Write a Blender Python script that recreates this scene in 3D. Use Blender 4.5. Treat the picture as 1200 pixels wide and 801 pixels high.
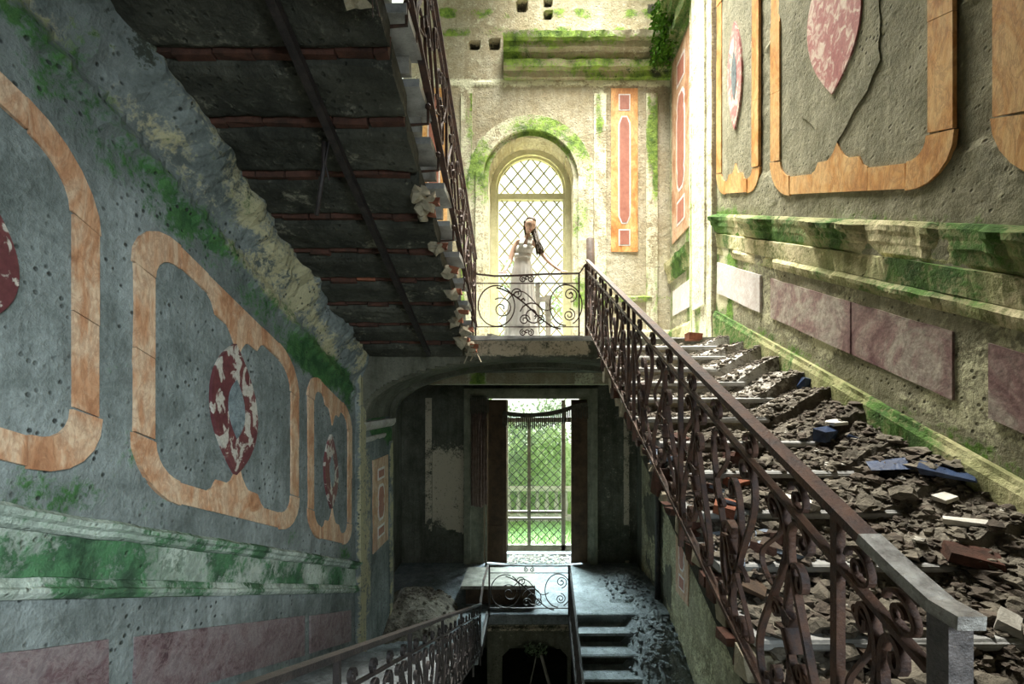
import bpy, math, random
from mathutils import Vector, noise
random.seed(7)
C = bpy.context.scene.collection
PI = math.pi
for o in list(bpy.data.objects): bpy.data.objects.remove(o)
sc = bpy.context.scene
# ---------------------------------------------------------------- camera, light, exposure
cd = bpy.data.cameras.new('camera'); cam = bpy.data.objects.new('camera', cd); C.objects.link(cam)
cd.sensor_width = 36; cd.lens = 533/1200*36; cd.clip_start = 0.02; cd.clip_end = 200
cd.shift_x = -20/1200; cd.shift_y = 65.5/1200
cam.location = (0, 0, 0); cam.rotation_euler = (PI/2, 0, 0)
sc.camera = cam
sc.view_settings.view_transform = 'Standard'; sc.view_settings.look = 'None'
sc.view_settings.gamma = 1; sc.view_settings.use_curve_mapping = False
sc.view_settings.exposure = 0.0
w = bpy.data.worlds.new('sky'); sc.world = w; w.use_nodes = True
bg = w.node_tree.nodes['Background']; bg.inputs[0].default_value = (0.93, 1.0, 0.86, 1); bg.inputs[1].default_value = 1.8
def area(name, loc, rot, sx, sy, power, col, spread=PI):
    l = bpy.data.lights.new(name, 'AREA'); l.shape = 'RECTANGLE'; l.size = sx; l.size_y = sy
    l.energy = power; l.color = col; l.spread = spread
    o = bpy.data.objects.new(name, l); o.location = loc; o.rotation_euler = rot; C.objects.link(o); return o
def aim(loc, to): return (Vector(to)-Vector(loc)).to_track_quat('-Z', 'Y').to_euler()
# daylight through the broken roof above the upper landing
area('skylight', (0.9, 6.5, 8.85), aim((0.9, 6.5, 8.85), (.9, 6.3, 0)), 2.4, 2.4, 760, (1.0, 0.965, 0.87), 1.25)
# sun-bright garden light falling in through the arched window and the garden door, lamps outside above the openings
area('window_daylight', (0.2, 11.0, 7.2), aim((0.2, 11.0, 7.2), (.1, 7.6, 2.4)), 3.0, 3.0, 2600, (1.0, 1.0, 0.82), 1.6)
area('door_daylight', (0.1, 13.2, 1.6), aim((0.1, 13.2, 1.6), (.1, 10.0, -3.2)), 3.0, 2.4, 2000, (0.78, 0.93, 1.0), 1.6)
# cool daylight from the window in the wall behind the camera
area('near_window_daylight', (1.5, -1.6, 0.9), aim((1.5, -1.6, .9), (-2.26, 2.6, -.75)), 1.4, 1.8, 74, (0.82, 0.95, 1.0), 1.15)

# ---------------------------------------------------------------- mesh helpers
class MB:
    def __init__(s): s.v = []; s.f = []
    def box(s, x0, x1, y0, y1, z0, z1, j=0):
        n = len(s.v); r = lambda: random.uniform(-j, j) if j else 0
        for z in (z0, z1):
            for x, y in ((x0, y0), (x1, y0), (x1, y1), (x0, y1)): s.v.append((x+r(), y+r(), z+r()))
        s.f += [(n,n+3,n+2,n+1),(n+4,n+5,n+6,n+7),(n,n+1,n+5,n+4),(n+1,n+2,n+6,n+5),(n+2,n+3,n+7,n+6),(n+3,n,n+4,n+7)]
        return s
    def bar(s, pts, N, wd, th, closed=False):          # flat bar swept along pts: wd along N, th in the plane
        N = Vector(N).normalized(); P = [Vector(p) for p in pts]; n0 = len(s.v); m = len(P)
        for i, p in enumerate(P):
            T = (P[min(i+1, m-1)]-P[max(i-1, 0)]) if not closed else (P[(i+1) % m]-P[i-1])
            if T.length < 1e-9: T = Vector((0, 0, 1))
            S = T.normalized().cross(N)
            if S.length < 1e-4: S = Vector((0, 0, 1))
            S.normalize()
            for a, b in ((-1,-1), (1,-1), (1,1), (-1,1)): s.v.append(tuple(p+N*(a*wd/2)+S*(b*th/2)))
        for i in range(m if closed else m-1):
            a = n0+4*i; b = n0+4*((i+1) % m)
            for k in range(4): s.f.append((a+k, a+(k+1) % 4, b+(k+1) % 4, b+k))
        if not closed:
            s.f += [(n0+3, n0+2, n0+1, n0), tuple(n0+4*(m-1)+k for k in range(4))]
        return s
    def tube(s, pts, r, k=6, ref=(0.13, 0.21, 0.97)):
        P = [Vector(p) for p in pts]; m = len(P); n0 = len(s.v); rr = r if isinstance(r, (list, tuple)) else [r]*m
        for i, p in enumerate(P):
            T = (P[min(i+1, m-1)]-P[max(i-1, 0)]).normalized(); A = T.cross(Vector(ref))
            if A.length < 1e-3: A = T.cross(Vector((1, 0, 0)))
            A.normalize(); B = T.cross(A)
            for q in range(k):
                a = 2*PI*q/k; s.v.append(tuple(p+(A*math.cos(a)+B*math.sin(a))*rr[i]))
        for i in range(m-1):
            for q in range(k): s.f.append((n0+i*k+q, n0+i*k+(q+1) % k, n0+(i+1)*k+(q+1) % k, n0+(i+1)*k+q))
        s.f += [tuple(n0+q for q in reversed(range(k))), tuple(n0+(m-1)*k+q for q in range(k))]
        return s
    def lathe(s, prof, loc=(0, 0, 0), k=16):
        n0 = len(s.v)
        for r, z in prof:
            for q in range(k):
                a = 2*PI*q/k; s.v.append((loc[0]+r*math.cos(a), loc[1]+r*math.sin(a), loc[2]+z))
        for i in range(len(prof)-1):
            for q in range(k): s.f.append((n0+i*k+q, n0+i*k+(q+1) % k, n0+(i+1)*k+(q+1) % k, n0+(i+1)*k+q))
        s.f += [tuple(n0+q for q in reversed(range(k))), tuple(n0+(len(prof)-1)*k+q for q in range(k))]
        return s
    def prism(s, A, B, fn, d0, d1):
        # quad strip between polylines A and B (2-D), extruded between depths d0,d1 with fn(u,v,d)->xyz
        n = len(A); n0 = len(s.v)
        for d in (d0, d1):
            for p, q in zip(A, B): s.v.append(fn(p[0], p[1], d)); s.v.append(fn(q[0], q[1], d))
        L = 2*n
        for i in range(n-1):
            a = n0+2*i
            s.f.append((a, a+1, a+3, a+2)); s.f.append((a+L, a+L+2, a+L+3, a+L+1))
            s.f.append((a, a+2, a+L+2, a+L)); s.f.append((a+1, a+L+1, a+L+3, a+3))
        s.f.append((n0, n0+L, n0+L+1, n0+1)); e = n0+L-2; s.f.append((e, e+1, e+L+1, e+L))
        return s
    def lump(s, c, r, sq=(1, 1, 1), seed=0, n=0.35, rot=None):  # irregular stone
        n0 = len(s.v); rings = 5; seg = 7
        pts = [(0, 0, 1)]
        for i in range(1, rings):
            t = PI*i/rings
            for q in range(seg): a = 2*PI*(q+.5*(i % 2))/seg; pts.append((math.sin(t)*math.cos(a), math.sin(t)*math.sin(a), math.cos(t)))
        pts.append((0, 0, -1))
        for p in pts:
            v = Vector(p); k = 1+n*noise.noise(v*1.3+Vector((seed*3.7, seed*1.3, 0)))*2
            v = Vector((v.x*sq[0], v.y*sq[1], v.z*sq[2]))*r*k
            if rot: v.rotate(rot)
            s.v.append((c[0]+v.x, c[1]+v.y, c[2]+v.z))
        for q in range(seg): s.f.append((n0, n0+1+q, n0+1+(q+1) % seg))
        for i in range(rings-2):
            for q in range(seg):
                a = n0+1+i*seg; b = a+seg; o = 0 if i % 2 else 0
                s.f.append((a+q, b+q, b+(q+1) % seg, a+(q+1) % seg))
        l = n0+len(pts)-1; a = l-seg
        for q in range(seg): s.f.append((l, a+(q+1) % seg, a+q))
        return s
    def build(s, name, mat, parent=None, smooth=False, loc=None, **props):
        if loc is not None: s.v = [(x-loc[0], y-loc[1], z-loc[2]) for x, y, z in s.v]
        me = bpy.data.meshes.new(name); me.from_pydata(s.v, [], s.f); me.validate(); me.update()
        import bmesh
        bm = bmesh.new(); bm.from_mesh(me); bmesh.ops.recalc_face_normals(bm, faces=bm.faces); bm.to_mesh(me); bm.free()
        if smooth:
            for p in me.polygons: p.use_smooth = True
        me.materials.append(mat); o = bpy.data.objects.new(name, me); C.objects.link(o)
        if loc is not None: o.location = loc
        if parent:
            o.parent = parent
            if loc is not None:
                pl = world_loc(parent); o.location = (loc[0]-pl[0], loc[1]-pl[1], loc[2]-pl[2])
            else:
                pl = world_loc(parent); o.location = (-pl[0], -pl[1], -pl[2])
        for k, v in props.items(): o[k] = v
        return o
def world_loc(o):
    v = Vector(o.location)
    while o.parent: o = o.parent; v += Vector(o.location)
    return v
def tag(o, label=None, category=None, group=None, kind=None):
    if label: o['label'] = label
    if category: o['category'] = category
    if group: o['group'] = group
    if kind: o['kind'] = kind
    return o
def empty(name, loc, label, cat, group=None):
    o = bpy.data.objects.new(name, None); o.empty_display_size = .1; o.location = loc; C.objects.link(o); return tag(o, label, cat, group)
def N3(x, y, z, s=1.0): return noise.noise(Vector((x*s, y*s, z*s)))
def FR(x, y, z, s=1.0, o=4): return noise.fractal(Vector((x*s, y*s, z*s)), 1.0, 2.0, o)
def ss(a, b, x):
    if a == b: return 1.0 if x > a else 0.0
    t = max(0, min(1, (x-a)/(b-a))); return t*t*(3-2*t)
def band(x, a, b, e): return ss(a-e, a+e, x)*(1-ss(b-e, b+e, x))

# ---------------------------------------------------------------- materials
def nodes(name):
    m = bpy.data.materials.new(name); m.use_nodes = True; nt = m.node_tree; b = nt.nodes['Principled BSDF']; return m, nt, b
def nn(nt, t, **k):
    n = nt.nodes.new(t)
    for a, v in k.items():
        if hasattr(n, a): setattr(n, a, v)
        else: n.inputs[a.replace('_', ' ')].default_value = v
    return n
def noisen(nt, co, scale, detail=6, rough=.6, dist=0):
    n = nt.nodes.new('ShaderNodeTexNoise'); n.inputs['Scale'].default_value = scale; n.inputs['Detail'].default_value = detail
    n.inputs['Roughness'].default_value = rough; n.inputs['Distortion'].default_value = dist
    nt.links.new(co, n.inputs['Vector']); return n.outputs['Fac']
def ramp(nt, fac, stops):
    r = nt.nodes.new('ShaderNodeValToRGB'); e = r.color_ramp.elements
    while len(e) < len(stops): e.new(.5)
    for k, (p, c) in enumerate(stops):
        e[k].position = p; e[k].color = (*c, 1) if len(c) == 3 else c
    nt.links.new(fac, r.inputs[0]); return r.outputs[0]
def mix(nt, fac, a, b, bt='MIX'):
    n = nt.nodes.new('ShaderNodeMix'); n.data_type = 'RGBA'; n.blend_type = bt
    for s, v in ((0, fac), (6, a), (7, b)):
        if isinstance(v, (int, float)): n.inputs[s].default_value = v
        elif isinstance(v, tuple): n.inputs[s].default_value = (*v, 1)
        else: nt.links.new(v, n.inputs[s])
    return n.outputs[2]
def mth(nt, op, a, b=0.0, clamp=False):
    n = nt.nodes.new('ShaderNodeMath'); n.operation = op; n.use_clamp = clamp
    for s, v in ((0, a), (1, b)):
        if isinstance(v, (int, float)): n.inputs[s].default_value = v
        else: nt.links.new(v, n.inputs[s])
    return n.outputs[0]
def bump(nt, b, h, strength=.5, dist=.02):
    n = nt.nodes.new('ShaderNodeBump'); n.inputs['Strength'].default_value = strength; n.inputs['Distance'].default_value = dist
    nt.links.new(h, n.inputs['Height']); nt.links.new(n.outputs[0], b.inputs['Normal'])
def gcoord(nt):
    return nt.nodes.new('ShaderNodeNewGeometry').outputs['Position']
def scaled(nt, co, sx, sy, sz):
    m = nt.nodes.new('ShaderNodeMapping'); m.inputs['Scale'].default_value = (sx, sy, sz); nt.links.new(co, m.inputs[0]); return m.outputs[0]

def plaster(name, c1, c2, c3, moss1, moss2, pale, dark=(.035, .035, .03), pit=.8, bs=.6):
    m, nt, b = nodes(name); co = nt.nodes.new('ShaderNodeTexCoord').outputs['Object']
    n1 = noisen(nt, co, 1.1, 8, .65); n2 = noisen(nt, co, 5.0, 8, .7, .4); n3 = noisen(nt, co, 28, 5, .7)
    st = noisen(nt, scaled(nt, co, 5, 5, .55), 1.6, 6, .65)      # run-down streaks
    col = ramp(nt, n1, [(.34, c1), (.5, c2), (.66, c3)])
    col = mix(nt, mth(nt, 'MULTIPLY', ramp(nt, n2, [(.42, (0, 0, 0)), (.62, (1, 1, 1))]), .45), col, c3)
    col = mix(nt, ramp(nt, st, [(.45, (0, 0, 0)), (.75, (.7, .7, .7))]), col, c1)
    col = mix(nt, .55, col, ramp(nt, n3, [(.3, (.35, .35, .35)), (.7, (.75, .75, .75))]), 'OVERLAY')
    at = nt.nodes.new('ShaderNodeAttribute'); at.attribute_name = 'paint'
    sep = nt.nodes.new('ShaderNodeSeparateColor'); nt.links.new(at.outputs['Color'], sep.inputs[0])
    br = mth(nt, 'ADD', mth(nt, 'MULTIPLY', mth(nt, 'SUBTRACT', n2, .5), 1.9), mth(nt, 'MULTIPLY', mth(nt, 'SUBTRACT', n3, .5), 1.6))
    def mask(ch, k): return mth(nt, 'MULTIPLY', mth(nt, 'SUBTRACT', mth(nt, 'ADD', sep.outputs[ch], br), .5), k, True)
    col = mix(nt, mth(nt, 'MULTIPLY', mask(1, 2.8), .85), col, pale)
    mg = ramp(nt, noisen(nt, co, 7, 6, .7), [(.38, moss1), (.62, moss2)])
    col = mix(nt, mth(nt, 'MULTIPLY', mask(0, 2.4), .93), col, mg)
    col = mix(nt, mth(nt, 'MULTIPLY', mask(2, 4.0), .9), col, dark)
    vo = nt.nodes.new('ShaderNodeTexVoronoi'); vo.inputs['Scale'].default_value = 17; nt.links.new(co, vo.inputs['Vector'])
    pm = ramp(nt, vo.outputs['Distance'], [(.12, (1, 1, 1)), (.24, (0, 0, 0))])
    pm = mix(nt, ramp(nt, noisen(nt, co, 2.2, 3), [(.44, (0, 0, 0)), (.56, (1, 1, 1))]), (0, 0, 0), pm)
    col = mix(nt, mth(nt, 'MULTIPLY', pm, pit), col, tuple(x*.35 for x in c1))
    nt.links.new(col, b.inputs['Base Color']); b.inputs['Roughness'].default_value = .9; b.inputs['Specular IOR Level'].default_value = .2
    h = mth(nt, 'SUBTRACT', mth(nt, 'ADD', mth(nt, 'MULTIPLY', n2, .9), mth(nt, 'MULTIPLY', n3, .55)), mth(nt, 'MULTIPLY', pm, .45))
    bump(nt, b, h, bs, .05); return m
M = {}
M['plaster_left'] = plaster('plaster_left', (.075, .088, .08), (.145, .165, .155), (.27, .30, .29), (.015, .065, .015), (.05, .14, .035), (.42, .38, .22), pit=.85)  # blue-grey tone partly real, partly the wall's different light put into the colour
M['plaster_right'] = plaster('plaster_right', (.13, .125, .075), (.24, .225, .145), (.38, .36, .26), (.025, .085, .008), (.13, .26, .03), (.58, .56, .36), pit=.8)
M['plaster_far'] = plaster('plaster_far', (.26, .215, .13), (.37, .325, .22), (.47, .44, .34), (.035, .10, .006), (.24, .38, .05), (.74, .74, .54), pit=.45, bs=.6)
M['plaster_low'] = plaster('plaster_low', (.05, .052, .035), (.10, .10, .075), (.17, .165, .13), (.03, .06, .02), (.07, .09, .03), (.66, .56, .42), pit=.5)  # pale plaster patches, lightened further in place of light falling on them
M['moulding_left'] = plaster('moulding_left', (.13, .18, .13), (.25, .30, .25), (.42, .46, .40), (.010, .045, .016), (.05, .16, .06), (.50, .56, .48), pit=.3)
M['moulding_right'] = plaster('moulding_right', (.16, .19, .07), (.30, .29, .14), (.52, .48, .28), (.02, .07, .012), (.07, .17, .03), (.66, .58, .36), pit=.3)
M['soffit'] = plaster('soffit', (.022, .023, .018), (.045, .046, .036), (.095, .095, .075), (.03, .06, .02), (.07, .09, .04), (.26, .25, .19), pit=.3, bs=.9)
M['dust'] = plaster('dust', (.045, .038, .028), (.12, .10, .078), (.30, .27, .22), (.03, .06, .02), (.06, .09, .03), (.50, .48, .44), dark=(.03, .028, .022), pit=.3, bs=.9)
M['lowdust'] = plaster('lowdust', (.10, .11, .115), (.18, .20, .21), (.32, .35, .37), (.03, .06, .02), (.06, .09, .03), (.50, .52, .52), pit=.4, bs=.9)

def veined(name, a, b_, c, vein, scale=2.2, rough=.45, streak=(1, 1, 1), dirt=.3):
    m, nt, b = nodes(name); co = nt.nodes.new('ShaderNodeTexCoord').outputs['Object']; co = scaled(nt, co, *streak)
    n1 = noisen(nt, co, scale, 8, .68, 1.4); n2 = noisen(nt, co, scale*3.5, 6, .7, .8)
    col = ramp(nt, n1, [(.32, a), (.45, b_), (.58, c), (.7, b_)])
    col = mix(nt, ramp(nt, n2, [(.44, (0, 0, 0)), (.50, (.38, .38, .38)), (.56, (0, 0, 0))]), col, vein)
    n3 = noisen(nt, co, 30, 4, .7); col = mix(nt, dirt, col, ramp(nt, n3, [(.3, (.25, .25, .25)), (.7, (.8, .8, .8))]), 'OVERLAY')
    nt.links.new(col, b.inputs['Base Color']); b.inputs['Roughness'].default_value = rough
    bump(nt, b, mth(nt, 'ADD', n3, n2), .25, .01); return m
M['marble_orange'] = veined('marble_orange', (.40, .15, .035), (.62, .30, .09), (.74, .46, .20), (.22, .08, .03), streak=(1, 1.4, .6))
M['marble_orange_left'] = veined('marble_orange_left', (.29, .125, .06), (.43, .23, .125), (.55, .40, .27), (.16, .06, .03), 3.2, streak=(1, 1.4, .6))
M['marble_red'] = veined('marble_red', (.13, .03, .03), (.22, .06, .055), (.16, .04, .04), (.55, .44, .38), 4.5, streak=(1, 1, .7))
def mottled(name, base, base2, spot, lo=.47, hi=.52, scale=9):
    m, nt, b = nodes(name); co = nt.nodes.new('ShaderNodeTexCoord').outputs['Object']
    n1 = noisen(nt, scaled(nt, co, 1, 1, .7), scale, 5, .6, 1.0); n2 = noisen(nt, co, 3, 4)
    col = mix(nt, ramp(nt, n2, [(.4, (0, 0, 0)), (.6, (1, 1, 1))]), base, base2)
    msk = mth(nt, 'ADD', n1, mth(nt, 'MULTIPLY', mth(nt, 'SUBTRACT', n2, .5), .55))
    col = mix(nt, ramp(nt, msk, [(lo, (0, 0, 0)), (hi, (1, 1, 1))]), col, spot)
    n3 = noisen(nt, co, 40, 3, .7); col = mix(nt, .4, col, ramp(nt, n3, [(.3, (.25, .25, .25)), (.7, (.8, .8, .8))]), 'OVERLAY')
    nt.links.new(col, b.inputs['Base Color']); b.inputs['Roughness'].default_value = .5
    bump(nt, b, n1, .3, .01); return m
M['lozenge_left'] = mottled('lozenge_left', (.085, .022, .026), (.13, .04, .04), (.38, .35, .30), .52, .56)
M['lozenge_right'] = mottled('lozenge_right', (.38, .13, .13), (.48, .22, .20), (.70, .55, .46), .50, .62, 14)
M['marble_purple'] = veined('marble_purple', (.07, .035, .04), (.14, .085, .09), (.20, .16, .16), (.36, .30, .28), 5.0)
M['marble_breccia'] = veined('marble_breccia', (.13, .06, .065), (.27, .17, .16), (.42, .37, .31), (.07, .03, .035), 1.9, dirt=.6)
M['marble_pale'] = veined('marble_pale', (.52, .46, .44), (.62, .58, .56), (.70, .67, .66), (.40, .26, .22), 3.0, dirt=.2)
M['marble_grey'] = veined('marble_grey', (.07, .09, .10), (.12, .15, .16), (.20, .24, .25), (.03, .035, .04), 8.0)
def simple(name, a, b_, scale=8, rough=.7, metal=0, bs=.4, spec=.4, dist=.01):
    m, nt, b = nodes(name); co = nt.nodes.new('ShaderNodeTexCoord').outputs['Object']
    n1 = noisen(nt, co, scale, 7, .7); n2 = noisen(nt, co, scale*6, 4, .7)
    nt.links.new(ramp(nt, n1, [(.35, a), (.65, b_)]), b.inputs['Base Color'])
    b.inputs['Roughness'].default_value = rough; b.inputs['Metallic'].default_value = metal; b.inputs['Specular IOR Level'].default_value = spec
    bump(nt, b, mth(nt, 'ADD', n1, n2), bs, dist); return m
M['iron'] = simple('iron', (.028, .018, .018), (.10, .045, .026), 14, .6, .25, .5, .5)
M['iron_dark'] = simple('iron_dark', (.012, .011, .012), (.045, .035, .032), 14, .5, .4, .5, .5)
M['iron_worn'] = simple('iron_worn', (.10, .085, .075), (.34, .32, .29), 22, .45, .3, .6, .5)
M['iron_mid'] = simple('iron_mid', (.035, .03, .03), (.13, .11, .105), 18, .5, .3, .6, .5)
M['brick'] = simple('brick', (.14, .045, .025), (.32, .115, .06), 9, .9, 0, .8)
M['brick_dark'] = simple('brick_dark', (.035, .018, .012), (.10, .04, .026), 9, .9, 0, .8)
M['stone'] = simple('stone', (.30, .28, .24), (.50, .48, .43), 6, .85, 0, .7)
M['stone_tread'] = simple('stone_tread', (.22, .22, .21), (.46, .46, .45), 5, .6, 0, .5)
M['stone_blue'] = simple('stone_blue', (.09, .12, .17), (.26, .31, .38), 7, .6, 0, .6)
M['soilstone'] = simple('soilstone', (.045, .036, .028), (.15, .12, .095), 9, .95, 0, 1.0)
M['rubble_stone'] = simple('rubble_stone', (.07, .06, .045), (.24, .21, .165), 9, .95, 0, 1.0)
M['mortar'] = simple('mortar', (.22, .19, .13), (.42, .37, .27), 9, .95, 0, 1.0)
M['wood_dark'] = simple('wood_dark', (.035, .022, .014), (.10, .06, .035), 6, .7, 0, .5)
M['wood_door'] = simple('wood_door', (.055, .03, .016), (.13, .075, .04), 4, .65, 0, .4)
M['wood_paint'] = simple('wood_paint', (.16, .16, .11), (.30, .29, .21), 6, .7, 0, .5)
M['wood_grey'] = simple('wood_grey', (.13, .12, .10), (.30, .28, .24), 6, .8, 0, .5)
M['lattice_iron'] = simple('lattice_iron', (.22, .19, .07), (.34, .29, .13), 8, .6, 0, .4)
M['window_paint'] = simple('window_paint', (.48, .46, .26), (.66, .63, .42), 8, .7, 0, .4)
M['blue_cloth'] = simple('blue_cloth', (.012, .02, .05), (.04, .07, .15), 9, .4, 0, .5)
M['paper'] = simple('paper', (.55, .52, .45), (.72, .70, .64), 8, .8, 0, .3)
M['curtain'] = simple('curtain', (.10, .06, .045), (.20, .13, .10), 10, .9, 0, .3)
M['fringe'] = simple('fringe', (.05, .042, .03), (.13, .11, .08), 12, .9, 0, .3)
M['dress'] = simple('dress', (.72, .71, .66), (.84, .83, .78), 20, .8, 0, .1)
M['skin'] = simple('skin', (.66, .42, .30), (.72, .48, .36), 12, .5, 0, .05)
M['hair'] = simple('hair', (.035, .025, .010), (.10, .065, .03), 60, .5, 0, .4)
M['lips'] = simple('lips', (.35, .10, .08), (.40, .12, .10), 12, .4, 0, .05)
M['eye'] = simple('eye', (.05, .03, .02), (.07, .04, .03), 12, .4, 0, .05)
M['grass'] = simple('grass', (.12, .24, .06), (.30, .44, .16), 10, .9, 0, .6)
def leafmat(name, a, b_):
    m, nt, b = nodes(name); co = nt.nodes.new('ShaderNodeTexCoord').outputs['Object']
    c = ramp(nt, noisen(nt, co, 2.5, 4), [(.35, a), (.65, b_)]); nt.links.new(c, b.inputs['Base Color'])
    b.inputs['Roughness'].default_value = .7
    t = nt.nodes.new('ShaderNodeBsdfTranslucent'); nt.links.new(c, t.inputs[0]); ms = nt.nodes.new('ShaderNodeMixShader'); ms.inputs[0].default_value = .5
    nt.links.new(b.outputs[0], ms.inputs[1]); nt.links.new(t.outputs[0], ms.inputs[2]); nt.links.new(ms.outputs[0], nt.nodes['Material Output'].inputs[0]); return m
M['leaf'] = leafmat('leaf', (.26, .38, .22), (.60, .70, .52))
M['leaf_pale'] = leafmat('leaf_pale', (.42, .58, .26), (.74, .85, .56))
M['moss'] = simple('moss', (.02, .07, .006), (.09, .20, .02), 12, .95, 0, 1.0, .1, .02)
def glassmat():
    m, nt, b = nodes('glass'); t = nt.nodes.new('ShaderNodeBsdfTransparent'); g = nt.nodes.new('ShaderNodeBsdfGlossy'); g.inputs['Roughness'].default_value = .1
    t.inputs[0].default_value = (.94, .97, .93, 1); ms = nt.nodes.new('ShaderNodeMixShader'); ms.inputs[0].default_value = .05
    nt.links.new(t.outputs[0], ms.inputs[1]); nt.links.new(g.outputs[0], ms.inputs[2]); nt.links.new(ms.outputs[0], nt.nodes['Material Output'].inputs[0]); return m
M['glass'] = glassmat()

# ---------------------------------------------------------------- layout constants (metres; camera eye at the origin, +Y into the hall)
SL = .42; XL = -2.26; XR = 2.53; YF = 6.0; YW = 8.17; ZU = .80; ZL = -3.88; ZT = 8.95; YN = -1.9
T = .38; R = T*SL
XB = .93; RAILX = .76

# painted, relieved wall surface on a grid; keep(u,v) drops cells, paint(u,v)->(moss,pale,dark), relief(u,v)->metres towards the room
def wall(name, fn, u0, u1, v0, v1, res, paint, relief, mat, keep=None, thick=.18, parent=None, kind='structure'):
    nu = max(2, int(round((u1-u0)/res))); nv = max(2, int(round((v1-v0)/res)))
    verts = []; faces = []; idx = {}; cols = []
    U = [u0+(u1-u0)*i/nu for i in range(nu+1)]; V = [v0+(v1-v0)*j/nv for j in range(nv+1)]
    for i, u in enumerate(U):
        for j, v in enumerate(V):
            verts.append(fn(u, v, relief(u, v))); p = paint(u, v); cols += [p[0], p[1], p[2], 1.0]
    W = nv+1; used = set()
    for i in range(nu):
        for j in range(nv):
            if keep and not keep((U[i]+U[i+1])/2, (V[j]+V[j+1])/2): continue
            a = i*W+j; faces.append((a, a+W, a+W+1, a+1)); used.add((i, j))
    # back and rim so the wall has thickness
    nb = len(verts)
    bidx = {}
    def bv(i, j):
        k = (i, j)
        if k not in bidx:
            bidx[k] = len(verts); verts.append(fn(U[i], V[j], -thick)); cols.extend([0, 0, 0, 1.0])
        return bidx[k]
    for (i, j) in used:
        for (di, dj, e0, e1) in ((-1, 0, (i, j), (i, j+1)), (1, 0, (i+1, j+1), (i+1, j)), (0, -1, (i+1, j), (i, j)), (0, 1, (i, j+1), (i+1, j+1))):
            if (i+di, j+dj) not in used:
                faces.append((e0[0]*W+e0[1], e1[0]*W+e1[1], bv(*e1), bv(*e0)))
    me = bpy.data.meshes.new(name); me.from_pydata(verts, [], faces); me.update()
    ca = me.color_attributes.new('paint', 'FLOAT_COLOR', 'POINT'); ca.data.foreach_set('color', cols)
    me.materials.append(mat); o = bpy.data.objects.new(name, me); C.objects.link(o)
    if parent: o.parent = parent
    elif kind: o['kind'] = kind
    return o
fnL = lambda u, v, d: (XL+d, u, v)
fnR = lambda u, v, d: (XR-d, u, v)
fnF = lambda u, v, d: (u, YW-d, v)
rel0 = lambda u, v: .012*FR(u, v, 3, 1.5)+.006*FR(u, v, 1, 9, 3)

# ---- left wall
def paintL(u, z):
    v = z+SL*u; n = FR(u, z, 0, 1.3); n2 = FR(u*1.2, v*3, 4, 1.2); m = p = d = 0
    m = .62*band(v, 2.22, 2.62, .10)*(.75+n*1.2) + .30*band(v, .30, .55, .08)*(.8+n)
    if u < 5.9:
        p += 1.0*band(v, 2.50, 2.66, .06)*(.75+n2) + .85*ss(2.62, 2.72, v)*(.7+n2)
        m += .25*ss(2.75, 2.6, v)*ss(.0, .4, n)*ss(2.4, 2.5, v)
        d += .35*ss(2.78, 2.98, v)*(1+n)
        if v < -.7: p += .1
    m += .35*ss(.15, .6, n); 
    if v > 2.2: m += .22
    if u > 5.9: p += .25*ss(.0, .4, n2)
    return (m, p, d)
def relL(u, z):
    v = z+SL*u
    r = rel0(u, z)
    if u < 6: r += .03*band(v, 2.50, 2.60, .02)+.17*ss(2.60, 3.02, v)*(1+.5*FR(u, z, 5, 2.5))+.03*ss(2.6, 2.8, v)*FR(u, z, 5, 7)
    return r
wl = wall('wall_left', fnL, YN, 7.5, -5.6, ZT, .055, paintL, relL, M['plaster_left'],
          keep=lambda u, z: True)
# ---- right wall
def paintR(u, z):
    v = z-SL*u; n = FR(u, z, 0, 1.3); m = p = d = 0
    if u < 6.15:
        if z < -1.2 or v < -1.9: return (.1, .35+.4*n, 0)  # wall under the flight painted paler to stand for warm light on it
        m = .62*band(v, -.40, -.02, .10)*(.75+n*1.2) + .40*band(v, -.8, -.62, .06)*(.7+n) + .45*band(v, -1.5, -1.30, .05)*(.9+n)
        p = .55*band(v, -1.3, -.5, .12)*(.65+n) + .18
        m += .85*ss(4.7, 5.6, u)*(.5+1.1*FR(u*3, z*.6, 2, 1.2))
        p += .4*ss(4.9, 6.0, u)
        if v > .3: d = .0; m += .12*n
    elif u < 7.0: m = .30+.45*FR(u*5, z*.5, 2, 1.2); p = .55
    else: m = .62*(.6+FR(u*5, z*.5, 2, 1.2))*(1-.4*band(z, 2.7, 5.8, .1)); p = .5
    if z < -1: m *= .4
    return (m, p, d)
def relR(u, z):
    v = z-SL*u; r = rel0(u, z)
    if u < 6.1 and z > -1.5:
        # fallen render around the red lozenge of the big panel: a raised ragged skin with an edge
        c = .34+.30*FR(u, z, 9, 1.6); e = abs(u-3.75)/(.55+c)
        if v > .35: r += -.02*ss(.9, 1.0, e+.35*FR(u, z, 4, 2.5))
    return r
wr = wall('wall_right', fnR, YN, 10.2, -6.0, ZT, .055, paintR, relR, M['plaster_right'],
          keep=lambda u, z: not (u > YW and z > .5))
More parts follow.
